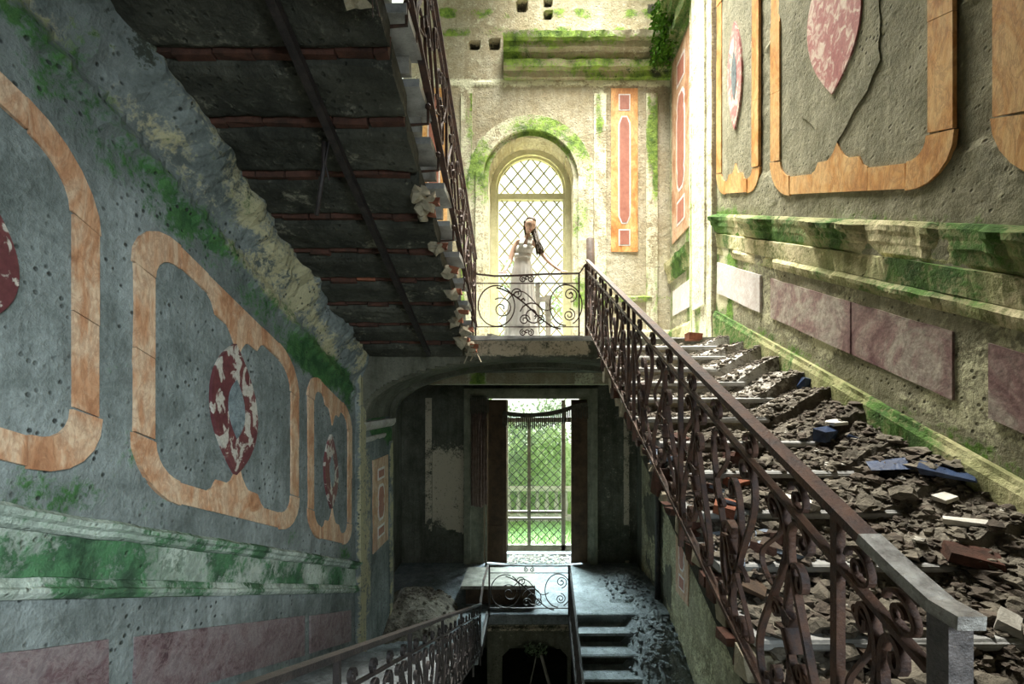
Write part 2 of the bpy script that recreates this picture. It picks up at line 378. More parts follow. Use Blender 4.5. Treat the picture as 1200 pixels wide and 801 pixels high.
# ---- far wall, with the arched window opening
AX, AZ, AR = 0.03, 3.93, .76      # opening: half width AR, spring line AZ
def inarch(x, z, r, pad=0):
    if z < ZU-.05: return False
    if z < AZ: return abs(x-AX) < r
    return math.hypot(x-AX, z-AZ) < r
def paintF(x, z):
    n = FR(x, z, 0, 1.3); rr = abs(x-AX) if z < AZ else math.hypot(x-AX, z-AZ)
    m = 1.15*band(rr, .80, 1.12, .05)*(.45+n*.8+.25*ss(3.2, 4.6, z)); p = .75*band(rr, .78, 1.15, .04)
    for c, wd in ((-1.12, .1), (1.27, .12), (2.2, .07)):
        m += .8*band(abs(x-c), -1, wd, .03)*band(z, 1.6, 5.3, .3)*(.6+n*1.3); p += .6*band(abs(x-c), -1, wd*1.1, .05)*band(z, .8, 5.6, .3)
    m += .9*band(z, 5.95, 6.08, .04)*ss(-.9, 0, x)*(.5+n) + .85*band(z, 6.48, 6.66, .04)*(.7+1.4*FR(x*2, z, 2, 1.2)) + .8*band(z, 6.80, 7.0, .05)*(.5+1.6*FR(x*2, z, 5, 1.2))
    m += .5*band(z, 5.55, 5.7, .03)*(.2+1.6*FR(x*2, z, 8, 1.2)) + .5*band(z, 1.75, 1.85, .02)*ss(1.2, 1.5, x)
    p += .35*band(z, 5.5, 7.2, .2)+.5*band(z, 5.58, 5.72, .03)
    m += .3*ss(-2, -1.3, -abs(x+1.4))*n
    d = 0
    for hx, hz, s in ((-.13, 7.02, .09), (.35, 7.1, .07), (.35, 6.86, .07), (-.98, 6.35, .07), (-.62, 6.34, .09), (-.24, 6.33, .1), (2.2, 7.0, .1)):
        if abs(x-hx) < s and abs(z-hz) < s: d = .95
    return (m, p, d)
def relF(x, z):
    r = rel0(x, z)*.7
    for hx, hz, s in ((-.13, 7.02, .09), (.35, 7.1, .07), (.35, 6.86, .07), (-.98, 6.35, .07), (-.62, 6.34, .09), (-.24, 6.33, .1)):
        if abs(x-hx) < s and abs(z-hz) < s: r -= .12
    r += .02*band(z, 5.6, 5.68, .01)*ss(-.2, .2, N3(x, 3, 1, 3))
    return r
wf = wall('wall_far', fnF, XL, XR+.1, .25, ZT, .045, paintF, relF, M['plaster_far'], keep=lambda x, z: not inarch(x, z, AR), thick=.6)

# extruded profile mouldings along a wall: prof = [(v, d)], fn as for walls, path u0->u1 with offset(u) added to v
def moulding(name, fn, u0, u1, off, prof, mat, parent, paint, ero=.012, seg=.05, gap=None):
    n = max(2, int((u1-u0)/seg)); verts = []; faces = []; cols = []; m = len(prof)
    for i in range(n+1):
        u = u0+(u1-u0)*i/n
        for k, (v, d) in enumerate(prof):
            e = ero*FR(u, v, 2.7, 4.5) if d > 0 else 0
            if gap and d > 0: d = d*(1-gap(u, v))
            vv = v+off(u)+e*.6; verts.append(fn(u, vv, max(-.01, d+e if d > 0 else d))); p = paint(u, vv); cols += [p[0], p[1], p[2], 1]
    for i in range(n):
        for k in range(m-1):
            a = i*m+k; faces.append((a, a+m, a+m+1, a+1))
    faces.append(tuple(range(m))); faces.append(tuple(n*m+k for k in reversed(range(m))))
    me = bpy.data.meshes.new(name); me.from_pydata(verts, [], faces); me.update()
    ca = me.color_attributes.new('paint', 'FLOAT_COLOR', 'POINT'); ca.data.foreach_set('color', cols)
    me.materials.append(mat); o = bpy.data.objects.new(name, me); C.objects.link(o); o.parent = parent; return o
offL = lambda u: -SL*u
offR = lambda u: SL*u
off0 = lambda u: 0
def pmL(u, v): n = FR(u, v, 0, 1.1); return (.68+.95*n, .60+.7*FR(u*2, v*5, 3, 1), 0)
def pmL2(u, v): n = FR(u*2, v, 4, 1.1); return (.35+1.1*n, .62+.5*n, 0)
moulding('dado_moulding', fnL, YN, 5.95, offL, [(.255, 0), (.26, .03), (.275, .05), (.30, .055), (.315, .075), (.34, .08), (.36, .05), (.365, 0)], M['moulding_left'], wl, pmL2)
moulding('dado_band', fnL, YN, 5.85, offL, [(.05, 0), (.052, .028), (.15, .03), (.255, .036), (.257, 0)], M['moulding_left'], wl, pmL, .014)
moulding('dado_moulding', fnL, YN, 5.95, offL, [(-.05, 0), (-.045, .03), (-.02, .05), (.0, .05), (.01, .035), (.03, .03), (.05, .02), (.052, 0)], M['moulding_left'], wl, pmL2)
def pmR(u, v): n = FR(u, v, 6, 1.2); return (.62+1.1*n, .45-.5*n, 0)
def pmR2(u, v): n = FR(u, v, 9, 1.4); return (.30+1.0*n, .62-.6*n, 0)
gp = lambda u, v: .8*ss(.05, .25, FR(u, v*.2, 12, 1.3))
moulding('dado_moulding', fnR, YN, 6.1, offR, [(-.36, 0), (-.33, .04), (-.27, .06), (-.25, .09), (-.20, .10), (-.17, .14), (-.13, .145), (-.10, .06), (-.095, 0)], M['moulding_right'], wr, pmR, .02, gap=gp)
moulding('dado_band', fnR, YN, 6.1, offR, [(-.53, 0), (-.525, .02), (-.36, .03), (-.355, 0)], M['moulding_right'], wr, pmR2, .03)
moulding('dado_moulding', fnR, YN, 6.1, offR, [(-.64, 0), (-.63, .035), (-.59, .05), (-.56, .055), (-.53, .025), (-.525, 0)], M['moulding_right'], wr, pmR2, .025, gap=lambda u, v: .9*ss(.0, .2, FR(u, 0, 15, 1.3)))
moulding('skirting', fnR, YN, 6.1, offR, [(-1.80, 0), (-1.80, .06), (-1.46, .055), (-1.43, .035), (-1.40, .03), (-1.395, 0)], M['moulding_right'], wr, lambda u, v: (.55+.8*FR(u, v, 3, 1.5), .25, 0), .03)
# landing part of the right wall (level mouldings) and pilaster
moulding('dado_moulding', fnR, 7.02, YW, off0, [(2.05, 0), (2.06, .04), (2.2, .06), (2.3, .10), (2.4, .11), (2.42, .04), (2.43, 0)], M['moulding_right'], wr, pmR, .02)
moulding('skirting', fnR, 7.02, YW, off0, [(.8, 0), (.8, .05), (1.15, .05), (1.2, .02), (1.21, 0)], M['moulding_right'], wr, pmR2, .02)
def box_grid(name, fn, u0, u1, v0, v1, d, res, paint, mat, parent, edge=.0):
    # a raised slab of wall (pilaster) with relief
    o = wall(name, fn, u0, u1, v0, v1, res, paint, lambda u, v: d+.5*rel0(u, v)-edge*(band(u, u0+.06, u1-.06, .01)), mat, thick=.02, parent=parent); return o
box_grid('pilaster', fnR, 6.14, 6.98, ZU-.3, ZT, .07, .05, lambda u, z: (.18+.7*ss(0, .4, FR(u*7, z*.4, 2, 1.2)), .75, 0), M['plaster_far'], wr)
box_grid('pilaster_strip', fnR, 6.32, 6.8, ZU+.5, ZT, .10, .05, lambda u, z: (.15+.5*FR(u*7, z*.4, 6, 1.2), .85, 0), M['plaster_far'], wr)
# far wall: pale pilaster strips, skirting, cornice
for a, b in ((1.16, 1.38), (2.1, 2.3), (-1.22, -1.02)):
    box_grid('pilaster_strip', fnF, a, b, ZU, 5.45, .03, .05, lambda x, z: (.48+1.1*FR(x*5, z*.5, 2, 1.2), .7+.5*FR(x*3, z, 9, 2), 0), M['plaster_far'], wf)
moulding('cornice', fnF, -.45, XR, off0, [(5.70, 0), (5.72, .06), (5.82, .08), (5.84, .16), (5.96, .17), (5.98, .13), (6.1, .14), (6.12, .24), (6.22, .25), (6.24, .31), (6.34, .33), (6.38, .1), (6.42, 0)],
         M['plaster_far'], wf, lambda u, v: (.78+.9*FR(u*.8, v*6, 3, 1.0), .45, .20+.8*FR(u*1.5, v*7, 8, 1)), .018)
moulding('cornice', fnR, 6.1, YW, off0, [(5.95, 0), (5.97, .06), (6.07, .08), (6.09, .16), (6.21, .17), (6.23, .13), (6.35, .14), (6.37, .24), (6.47, .25), (6.59, .33), (6.63, .1), (6.67, 0)],
         M['moulding_right'], wr, lambda u, v: (.8, .1, .2), .03)
moulding('skirting', fnF, .95, XR, off0, [(ZU, 0), (ZU, .05), (1.18, .05), (1.22, .02), (1.23, 0)], M['plaster_far'], wf, lambda u, v: (.3, .6, 0), .02)
moulding('string_course', fnF, 1.3, 2.2, off0, [(1.72, 0), (1.74, .04), (1.80, .05), (1.83, .02), (1.84, 0)], M['plaster_far'], wf, lambda u, v: (.75, .4, 0), .02)

# arch mouldings: rings swept along the opening outline
def arch_path(r, n=28):
    P = [(AX-r, ZU+(AZ-ZU)*i/14) for i in range(14)]
    P += [(AX-r*math.cos(PI*i/n), AZ+r*math.sin(PI*i/n)) for i in range(n+1)]
    P += [(AX+r, AZ-(AZ-ZU)*i/14) for i in range(1, 15)]
    return P
def ring(name, r0, r1, y0, y1, mat, parent, paint):
    A = arch_path(r0); B = arch_path(r1); verts = []; faces = []; cols = []
    for (a, b) in zip(A, B):
        for (p, y) in ((a, y0), (b, y0), (b, y1), (a, y1)):
            e = .010*FR(p[0], p[1], y, 5); verts.append((p[0]+e, y+e, p[1]+e)); cols += list(paint(p[0], p[1]))+[1]
    for i in range(len(A)-1):
        for k in range(4): faces.append((4*i+k, 4*i+(k+1) % 4, 4*i+4+(k+1) % 4, 4*i+4+k))
    me = bpy.data.meshes.new(name); me.from_pydata(verts, [], faces); me.update()
    ca = me.color_attributes.new('paint', 'FLOAT_COLOR', 'POINT'); ca.data.foreach_set('color', cols)
    me.materials.append(mat); o = bpy.data.objects.new(name, me); C.objects.link(o); o.parent = parent; return o
gm = lambda x, z: (.40+.3*ss(3, 4.4, z)+.9*FR(x, z, 2, 1.4), .75, 0)
ring('arch_moulding', .98, 1.12, YW-.05, YW+.02, M['plaster_far'], wf, gm)
ring('arch_moulding', .84, .98, YW-.09, YW+.02, M['plaster_far'], wf, gm)
ring('arch_moulding', .76, .84, YW-.03, YW+.02, M['plaster_far'], wf, gm)
ring('arch_reveal', .755, .80, YW-.02, YW+.62, M['plaster_far'], wf, lambda x, z: (.1, .0, 0))
# ---- window 1: arched lattice window
win = MB(); YG = YW+.50
def wframe(r0, r1, y0, y1):
    m = MB(); A = arch_path(r0); B = arch_path(r1)
    for (a, b) in zip(A, B):
        for (p, y) in ((a, y0), (b, y0), (b, y1), (a, y1)): m.v.append((p[0], y, p[1]))
    for i in range(len(A)-1):
        for k in range(4): m.f.append((4*i+k, 4*i+(k+1) % 4, 4*i+4+(k+1) % 4, 4*i+4+k))
    return m
w1 = wframe(.655, .80, YG-.10, YG+.06).build('window_1', M['window_paint'], kind='structure')
wframe(.61, .665, YG-.05, YG+.03).build('sash_frame', M['window_paint'], w1)
MB().box(AX-.66, AX+.66, YG-.05, YG+.05, 3.76, 3.87, .004).build('transom', M['window_paint'], w1)
MB().box(AX-.66, AX+.66, YG-.05, YG+.05, ZU, ZU+.10, .004).build('bottom_rail', M['window_paint'], w1)
def clip_line(p, d, inside, L=6, st=.02):
    run = []; out = []
    n = int(L/st)
    for i in range(-n, n+1):
        q = (p[0]+d[0]*i*st, p[1]+d[1]*i*st)
        if inside(*q): run.append(q)
        elif run:
            if len(run) > 3: out.append((run[0], run[-1]))
            run = []
    return out
def lattice(inside, c, sp, y, parent, mat, ang=math.radians(50), wd=.016, cx=0):
    for sg in (-1, 1):
        d = (math.cos(ang), sg*math.sin(ang)); nx = (-d[1], d[0])
        for k in range(-16, 17):
            p = (c[0]+nx[0]*k*sp, c[1]+nx[1]*k*sp)
            for a, b in clip_line(p, d, inside):
                MB().bar([(a[0], y+.004*sg, a[1]), (b[0], y+.004*sg, b[1])], (0, 1, 0), .012, wd).build('lattice_bar', mat, parent)
in1 = lambda x, z: ZU+.1 < z and ((z < 3.76 and abs(x-AX) < .61) or (z > 3.87 and math.hypot(x-AX, z-AZ) < .61))
lattice(in1, (AX, 2.5), .19, YG, w1, M['lattice_iron'], wd=.021)
g = MB(); n0 = 0
P = arch_path(.62); g.v = [(p[0], YG+.015, p[1]) for p in P]; g.f = [tuple(range(len(P)))]
g.build('pane', M['glass'], w1)

# ---- marble inlays
def subdiv(a, b, n): return [(a[0]+(b[0]-a[0])*i/n, a[1]+(b[1]-a[1])*i/n) for i in range(n+1)]
def arc(cx, cy, r, a0, a1, n=6, ry=None): return [(cx+r*math.cos(a0+(a1-a0)*i/n), cy+(ry or r)*math.sin(a0+(a1-a0)*i/n)) for i in range(n+1)]
def frame_panel(wallo, fn, shear, u0, u1, v0, v1, wd, mo, mlz, label, loz=None, flip=1, grey=False, inner=None, og_h=1.0):
    """Sheared rounded marble frame with ogee points; wd width. Pieces are parts of the inlay."""
    F = lambda u, v, d: fn(u, v+shear*u, d)
    base = MB(); n = 10
    base.prism(subdiv((u0+wd*.6, v0+wd*.6), (u1-wd*.6, v0+wd*.6), n), subdiv((u0+wd*.6, v1-wd*.6), (u1-wd*.6, v1-wd*.6), n), F, -.03, .004)
    fld = base.build('inlay_panel', inner or wallo.data.materials[0], wallo); fld['label'] = label
    r = min(.34, (u1-u0)*.24); ri = r-wd*.55; d0, d1 = -.01, .018
    uc = (u0+u1)/2; og = min(.22, (u1-u0)*.14); g = .004
    def pc(A, B, nm='marble_piece'):
        dd = d1+random.uniform(-.004, .005); MB().prism(A, B, F, d0, dd).build(nm, mo, fld)
    def curve_piece(sx, sy):   # corner
        cu = u0+r if sx < 0 else u1-r; cv = v0+r if sy < 0 else v1-r
        a = {(-1, -1): (PI, 1.5*PI), (1, -1): (1.5*PI, 2*PI), (1, 1): (0, PI/2), (-1, 1): (PI/2, PI)}[(sx, sy)]
        A = arc(cu, cv, r+.012, *a); B = arc(cu+sx*wd*.06, cv+sy*wd*.06, max(.05, r-wd*1.12), *a); pc(A, B)
    for sx in (-1, 1):
        for sy in (-1, 1): curve_piece(sx, sy)
    # sides, split in two or three
    for ua, ub in ((u0, u0+wd), (u1-wd, u1)):
        m = 3 if (v1-v0) > 2 else 2
        vs = [v0+r+g+(v1-v0-2*r-2*g)*i/m for i in range(m+1)]
        for i in range(m): pc([(ua, vs[i]+g), (ua, vs[i+1])], [(ub, vs[i]+g), (ub, vs[i+1])])
    # bottom and top with the ogee point
    for vb, s in ((v0, 1), (v1, -1)):
        L = uc-og*1.5; Rr = uc+og*1.5
        pc([(u0+r+g, vb), (L-g, vb)], [(u0+r+g, vb+s*wd*1.0), (L-g, vb+s*wd*1.0)])
        pc([(Rr+g, vb), (u1-r-g, vb)], [(Rr+g, vb+s*wd*1.0), (u1-r-g, vb+s*wd*1.0)])
        A = []; B = []
        for i in range(17):
            t = -1+2*i/16; A.append((uc+t*og*1.5, vb))
            h = 1.05+.45*og_h*ss(1, .72, abs(t)) + 1.35*og_h*max(0, 1-abs(t)/.42)**1.9 + (.25 if abs(t) < .8 else 0)
            B.append((uc+t*og*1.5, vb+s*wd*h))
        pc(A, B)
    if loz:
        lu, lv, hw, hh = loz
        def outline(hw, hh, n=22): return ([(lu-hw*(1-abs(t)**2.1)-.001, lv+hh*t) for t in [-1+2*i/n for i in range(n+1)]], [(lu+hw*(1-abs(t)**2.1)+.001, lv+hh*t) for t in [-1+2*i/n for i in range(n+1)]])
        A, B = outline(hw, hh); MB().prism(A, B, F, 0, .030).build('lozenge', mlz, fld)
        if grey:
            A, B = outline(hw*.36, hh*.45); MB().prism(A, B, F, 0, .034).build('lozenge_core', M['marble_grey'], fld)
    return fld
ML = M['marble_orange_left']; MO = M['marble_orange']
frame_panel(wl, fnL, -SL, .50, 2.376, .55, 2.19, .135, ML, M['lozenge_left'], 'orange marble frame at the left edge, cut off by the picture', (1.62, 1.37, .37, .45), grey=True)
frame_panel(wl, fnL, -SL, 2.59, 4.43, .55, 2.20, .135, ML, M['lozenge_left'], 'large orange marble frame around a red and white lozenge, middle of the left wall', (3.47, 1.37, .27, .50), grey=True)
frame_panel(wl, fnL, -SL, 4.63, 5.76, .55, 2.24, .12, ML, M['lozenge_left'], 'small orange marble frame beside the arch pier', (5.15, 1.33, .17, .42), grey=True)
frame_panel(wr, fnR, SL, 2.70, 4.73, .12, 2.9, .17, MO, M['lozenge_right'], 'big orange marble frame around a pink lozenge on the right wall', (3.76, 1.55, .33, .62), og_h=.6)
frame_panel(wr, fnR, SL, 4.98, 6.10, .17, 2.95, .15, MO, M['lozenge_right'], 'narrow orange marble frame with mossy field next to the corner pilaster', (5.55, 1.6, .19, .66), grey=True, og_h=.6)
frame_panel(wr, fnR, SL, .6, 2.47, .14, 2.9, .17, MO, M['lozenge_right'], 'orange marble frame cut off at the right edge', (1.5, 1.5, .3, .6), og_h=.6)
def slab(wallo, fn, shear, u0, u1, v0, v1, mat, cuts=(), label=None, d=.02):
    F = lambda u, v, dd: fn(u, v+shear*u, dd); us = [u0]+list(cuts)+[u1]; root = None
    for a, b in zip(us[:-1], us[1:]):
        m = MB(); n = 6; lo = [(u, v0+.008*N3(u, v0, 2, 5)) for u, _ in subdiv((a+.003, 0), (b-.003, 0), n)]; hi = [(u, v1+.01*N3(u, v1, 2, 5)) for u, _ in subdiv((a+.003, 0), (b-.003, 0), n)]
        o = m.prism(lo, hi, F, -.01, d+random.uniform(-.004, .004)).build('marble_slab', mat, wallo)
        if label: o['label'] = label
slab(wl, fnL, -SL, .3, 2.43, -.66, -.27, M['marble_purple'], label='dark purple marble slab low on the left wall')
slab(wl, fnL, -SL, 2.59, 4.55, -.66, -.27, M['marble_purple'])
slab(wl, fnL, -SL, 4.67, 5.74, -.66, -.27, M['marble_purple'])
slab(wr, fnR, SL, 2.70, 4.73, -1.15, -.745, M['marble_breccia'], (3.55,), 'pink and grey veined marble slab above the stairs')
slab(wr, fnR, SL, 4.94, 6.07, -1.15, -.745, M['marble_pale'])
slab(wr, fnR, SL, .8, 2.49, -1.15, -.745, M['marble_breccia'])
slab(wr, fnR, 0, 7.12, 7.96, 1.43, 1.86, M['marble_pale'])
def tall_inlay(wallo, fn, u0, u1, v0, v1, mo, mr, label, kind=0):
    fld = MB().prism([(u0, v0), (u1, v0)], [(u0, v1), (u1, v1)], fn, -.02, .016).build('inlay_panel', mo, wallo); fld['label'] = label
    W = u1-u0; H = v1-v0; uc = (u0+u1)/2
    def sh(hw, a, b, mat, d, cap):
        A = []; B = []; n = 16
        for i in range(n+1):
            t = i/n; v = a+(b-a)*t
            e = min(t, 1-t)*(b-a)/(cap*W) if cap else 9
            k = 1 if e > .5 else (.45+.55*math.sqrt(max(0, 1-(1-e/.5)**2)) if e < .5 else 1)
            if cap and .36 < e < .5: k = .80
            A.append((uc-hw*k, v)); B.append((uc+hw*k, v))
        MB().prism(A, B, fn, 0, d).build('marble_piece', mat, fld)
    end = min(.62*W, H*.13)
    sh(W*.235, v0+W*.26+end*1.25, v1-W*.26-end*1.25, M['marble_pale'], .020, .8)
    sh(W*.18, v0+W*.32+end*1.25, v1-W*.32-end*1.25, mr, .024, .7)
    for a in (v0+W*.22, v1-W*.22-end):
        sh(W*.22, a, a+end, M['marble_pale'], .020, 0); sh(W*.175, a+W*.05, a+end-W*.05, mr, .024, 0)
M['panel_red'] = simple('panel_red', (.28, .10, .07), (.38, .16, .11), 10, .5, 0, .2)
tall_inlay(wf, fnF, 1.47, 1.95, 2.62, 5.55, MO, M['panel_red'], 'tall orange inlay right of the arched window')
tall_inlay(wf, fnF, -1.95, -1.47, 2.62, 5.55, MO, M['panel_red'], 'tall orange inlay behind the upper railing')
tall_inlay(wr, fnR, 7.08, 8.0, 2.7, 5.85, M['marble_orange_left'], M['panel_red'], 'tall orange inlay on the landing side wall')
tall_inlay(wl, fnL, 6.55, 7.25, -2.25, -.90, ML, M['panel_red'], 'short ochre inlay on the arch pier')
tall_inlay(wr, fnR, 7.2, 7.8, -3.3, -1.5, ML, M['panel_red'], 'ochre inlay low beside the descending steps')

def ragged(name, fn, shear, vs, left, right, mat, par, d=.016):
    A = [(left(v)+.05*FR(v, 3, 1, 5), v) for v in vs]; B = [(right(v)+.05*FR(v, 7, 1, 5), v) for v in vs]
    MB().prism(A, B, lambda u, v, dd: fn(u, v+shear*u, dd), -.01, d).build(name, mat, par)
vs = [.42+.045*i for i in range(52)]
ragged('plaster_skin', fnR, SL, vs, lambda v: 3.72-.45*ss(.42, 1.1, v), lambda v: 3.86+.50*ss(.42, 1.1, v)+.25*ss(1.2, 2.2, v), M['plaster_right'], wr)
ragged('plaster_skin', fnR, SL, [.35+.03*i for i in range(14)], lambda v: 3.70, lambda v: 3.90+.06*math.sin(v*9), M['plaster_right'], wr, .014)
# ---- upper landing slab, arch below it
lm = lambda u, v: (.25, .3, 0)
def arch_z(x, cx, hw, zs, rise): return zs+rise*math.sqrt(max(0, 1-((x-cx)/hw)**2))**.85
ARC = ((XL+XR)/2, (XR-XL)/2-.02, -.32, .86)
wb = wall('wall_arch', lambda u, v, d: (u, YF-d, v), XL, XR, -.4, ZU-.02, .03, lambda x, z: (.15, .75*ss(.52, .58, z)*band(x, -.75, .80, .03)+.1, .25*(1-ss(.5, .56, z))),  # slab face between the rails painted pale to look lit
          lambda x, z: .01*FR(x, z, 1, 3)+(.03 if z > .55 else 0), M['plaster_low'], keep=lambda x, z: z > arch_z(x, *ARC), thick=.3)
# barrel of the arch
def barrel():
    verts = []; faces = []; cols = []; n = 48
    for i in range(n+1):
        x = ARC[0]-ARC[1]*math.cos(PI*i/n); z = arch_z(x, *ARC)
        for (y, dz) in ((YF, 0), (YF+.12, -.03), (YF+.14, .03), (7.3, .03), (7.32, -.05), (7.5, -.05)):
            x2 = ARC[0]+(x-ARC[0])*(1-(.012 if dz < 0 else 0)); verts.append((x2, y, z+dz)); cols += [.3+.5*FR(x, y, 1, 1), .2, 0, 1]
        verts.append((x, 7.5, z+.4)); cols += [0, 0, 0, 1]
    for i in range(n):
        for k in range(6): a = i*7+k; faces.append((a, a+1, a+8, a+7))
    me = bpy.data.meshes.new('arch_vault'); me.from_pydata(verts, [], faces); me.update()
    ca = me.color_attributes.new('paint', 'FLOAT_COLOR', 'POINT'); ca.data.foreach_set('color', cols)
    me.materials.append(M['plaster_low']); o = bpy.data.objects.new('arch_vault', me); C.objects.link(o); o.parent = wb
barrel()
# pier mouldings at the left springing
for z0, z1, d in ((-.46, -.32, .07), (-.62, -.54, .03)):
    moulding('pier_capital', fnL, 6.05 if z0 > -.5 else 6.2, 7.5 if z0 > -.5 else 7.1, off0, [(z0, 0), (z0+.02, d*.5), ((z0+z1)/2, d), (z1-.01, d), (z1, 0)], M['stone'], wl, lambda u, v: (0, 1, 0), .01)
box_grid('pier_strip', fnL, 5.92, 6.12, -4.2, .3, .07, .05, lambda u, z: (.2, .9, 0), M['plaster_left'], wl)
for a, b in ((6.2, 6.42), (7.35, 7.5)):
    box_grid('pier_strip', fnL, a, b, -3.0 if a < 7 else -3.9, -.7, .02, .04, lambda u, z: (.1, .7+.6*FR(u, z, 2, 3), 0), M['plaster_left'], wl)
fl = MB().box(XL, XR, YF-.02, YW+.5, ZU-.16, ZU).build('floor', M['stone_tread'], kind='structure')
MB().box(-.80, .95, YF-.10, YF+.3, ZU-.05, ZU+.005, .004).build('landing_nosing', M['stone_tread'], fl)
# ---- lower hall
fl2 = MB().box(-3.0, XR, 8.2, 11.6, ZL-.2, ZL).box(-3.0, -RAILX-.02, 6.95, 8.2, ZL-.2, ZL).build('floor', M['lowdust'], kind='structure')
MB().box(-3.05, XR, 7.5, 10.75, .45, .62).build('ceiling', M['plaster_low'], kind='structure')
YD = 10.7
def paintD(x, z):
    n = FR(x, z, 0, 1.1); p = 0
    if x < -1.55 and z > -3.1-.5*FR(x, 0, 2, 1): p = .95*ss(-.9, -1.5, z)*ss(-2.5, -2.35, x)*(1-band(x, -2.35, -1.95, .1)*(1-ss(-3.4, -2.6, z))) + .1
    if x > 1.6: p = .25+.6*band(x, 2.25, 2.35, .02)
    return (.05, p, .2*ss(-1.3, -.8, z))
wd_ = wall('wall_door', lambda u, v, d: (u, YD-d, v), -3.0, XR, ZL, .5, .05, paintD, rel0, M['plaster_low'],
           keep=lambda x, z: not (-1.05 < x < 1.25 and z < .02), thick=.5)
for a, b in ((-2.43, -2.28), (2.22, 2.34)):
    box_grid('pilaster_strip', lambda u, v, d: (u, YD-d, v), a, b, -3.8, 0, .05, .05, lambda u, z: (0, .85 if z > -3.0+.3*N3(u, z, 1, 3) else .2, 0), M['plaster_low'], wd_)
MB().box(-3.15, -3.0, 7.4, 11.2, ZL, .6).build('wall_lower_left', M['plaster_low'], kind='structure')
MB().box(-3.05, XL-.01, 7.5, 7.65, ZL-1.5, .6).build('wall_lower_return', M['plaster_low'], kind='structure')
for k, (a, b) in enumerate(((7.75, 7.95), (8.4, 8.7))):
    MB().box(-2.9, -2.62-.1*k, a, b, ZL, .4, .01).build('wall_rib', M['plaster_low'], kind='structure')
MB().box(XR, XR+.15, 8.1, 11.2, -6, .62).build('wall_lower_right', M['plaster_low'], kind='structure')
for (a, b) in ((-.005, 1),):
    po = MB(); po.tube([(2.46, 8.72, ZL-.9), (2.47, 8.72, -1.5), (2.46, 8.72, -.05)], .055, 8); tag(po.build('wall_post', M['iron_dark'], smooth=True), 'dark upright iron post against the right wall beside the descending steps', 'post')
# ---- door_1 : surround, casement, shutters
d1 = MB()
d1.box(-1.52, -1.36, YD-.10, YD+.05, ZL, .22).box(1.44, 1.60, YD-.10, YD+.05, ZL, .22).box(-1.36, 1.44, YD-.10, YD+.05, .06, .22)
d1.box(-1.36, -1.06, YD-.04, YD+.05, ZL, .06).box(1.25, 1.44, YD-.04, YD+.05, ZL, .06).box(-1.06, 1.25, YD-.04, YD+.05, -.02, .06)
door = d1.build('door_1', M['wood_paint'], kind='structure')
MB().box(-1.42, -1.39, YD-.12, YD, ZL, .18).box(1.49, 1.52, YD-.12, YD, ZL, .18).box(-1.42, 1.52, YD-.12, YD, .14, .17).build('surround_bead', M['wood_paint'], door)
MB().box(-1.1, -1.03, YD, YD+.55, ZL, 0).box(1.23, 1.30, YD, YD+.55, ZL, 0).box(-1.1, 1.3, YD, YD+.55, -.02, .05).build('reveal_lining', M['wood_door'], door)
def shutter(xa, ya, xb, yb):
    dx, dy = xb-xa, yb-ya; L = math.hypot(dx, dy); ux, uy = dx/L, dy/L; nx, ny = -uy, ux
    def bx(s0, s1, z0, z1, t0, t1):
        m = MB(); m.v = [(xa+ux*s+nx*t, ya+uy*s+ny*t, z) for z in (z0, z1) for s, t in ((s0, t0), (s1, t0), (s1, t1), (s0, t1))]
        m.f = [(0, 3, 2, 1), (4, 5, 6, 7), (0, 1, 5, 4), (1, 2, 6, 5), (2, 3, 7, 6), (3, 0, 4, 7)]; return m
    sh = bx(0, L, ZL+.04, -.04, -.02, .02).build('shutter_leaf', M['wood_door'], door)
    for z0, z1 in ((ZL+.12, ZL+.9), (ZL+1.05, ZL+2.3), (ZL+2.45, -.15)):
        bx(.08, L-.08, z0, z1, -.032, .032).build('shutter_panel', M['wood_door'], sh)
shutter(-.98, YD-.02, -.52, YD-.12); shutter(1.36, YD-.05, 0.98, YD-.12)
bx_ = MB().box(-1.02, -.98, YD-.16, YD-.06, ZL, -.03).build('door_stile', M['wood_paint'], door)
YC = 11.3
cas = MB().box(-.62, -.52, YC-.04, YC+.04, ZL+.1, -.05).box(.80, .90, YC-.04, YC+.04, ZL+.1, -.05).box(-.04, .04, YC-.05, YC+.05, ZL+.1, -.56).box(-.62, 1.2, YC-.04, YC+.04, -.60, -.48)
cas.box(-.62, 1.2, YC-.04, YC+.04, ZL+.08, ZL+.24).box(-.55, .85, YC-.03, YC+.03, -2.86, -2.80).box(-.55, .85, YC-.03, YC+.03, -3.02, -2.97).box(1.14, 1.22, YC-.04, YC+.04, ZL+.1, -.05)
casement = cas.build('casement_frame', M['wood_paint'], door)
for lo, hi in ((-2.80, -.60), (ZL+.24, -3.02)):
    for xa, xb in ((-.52, -.04), (.04, .80)):
        lattice(lambda x, z: lo < z < hi and xa < x < xb, (0, -1.9), .148, YC, casement, M['iron_dark'], math.radians(46), .014)
MB().box(-.55, .85, YC+.008, YC+.012, ZL+.2, -.1).build('pane', M['glass'], door)
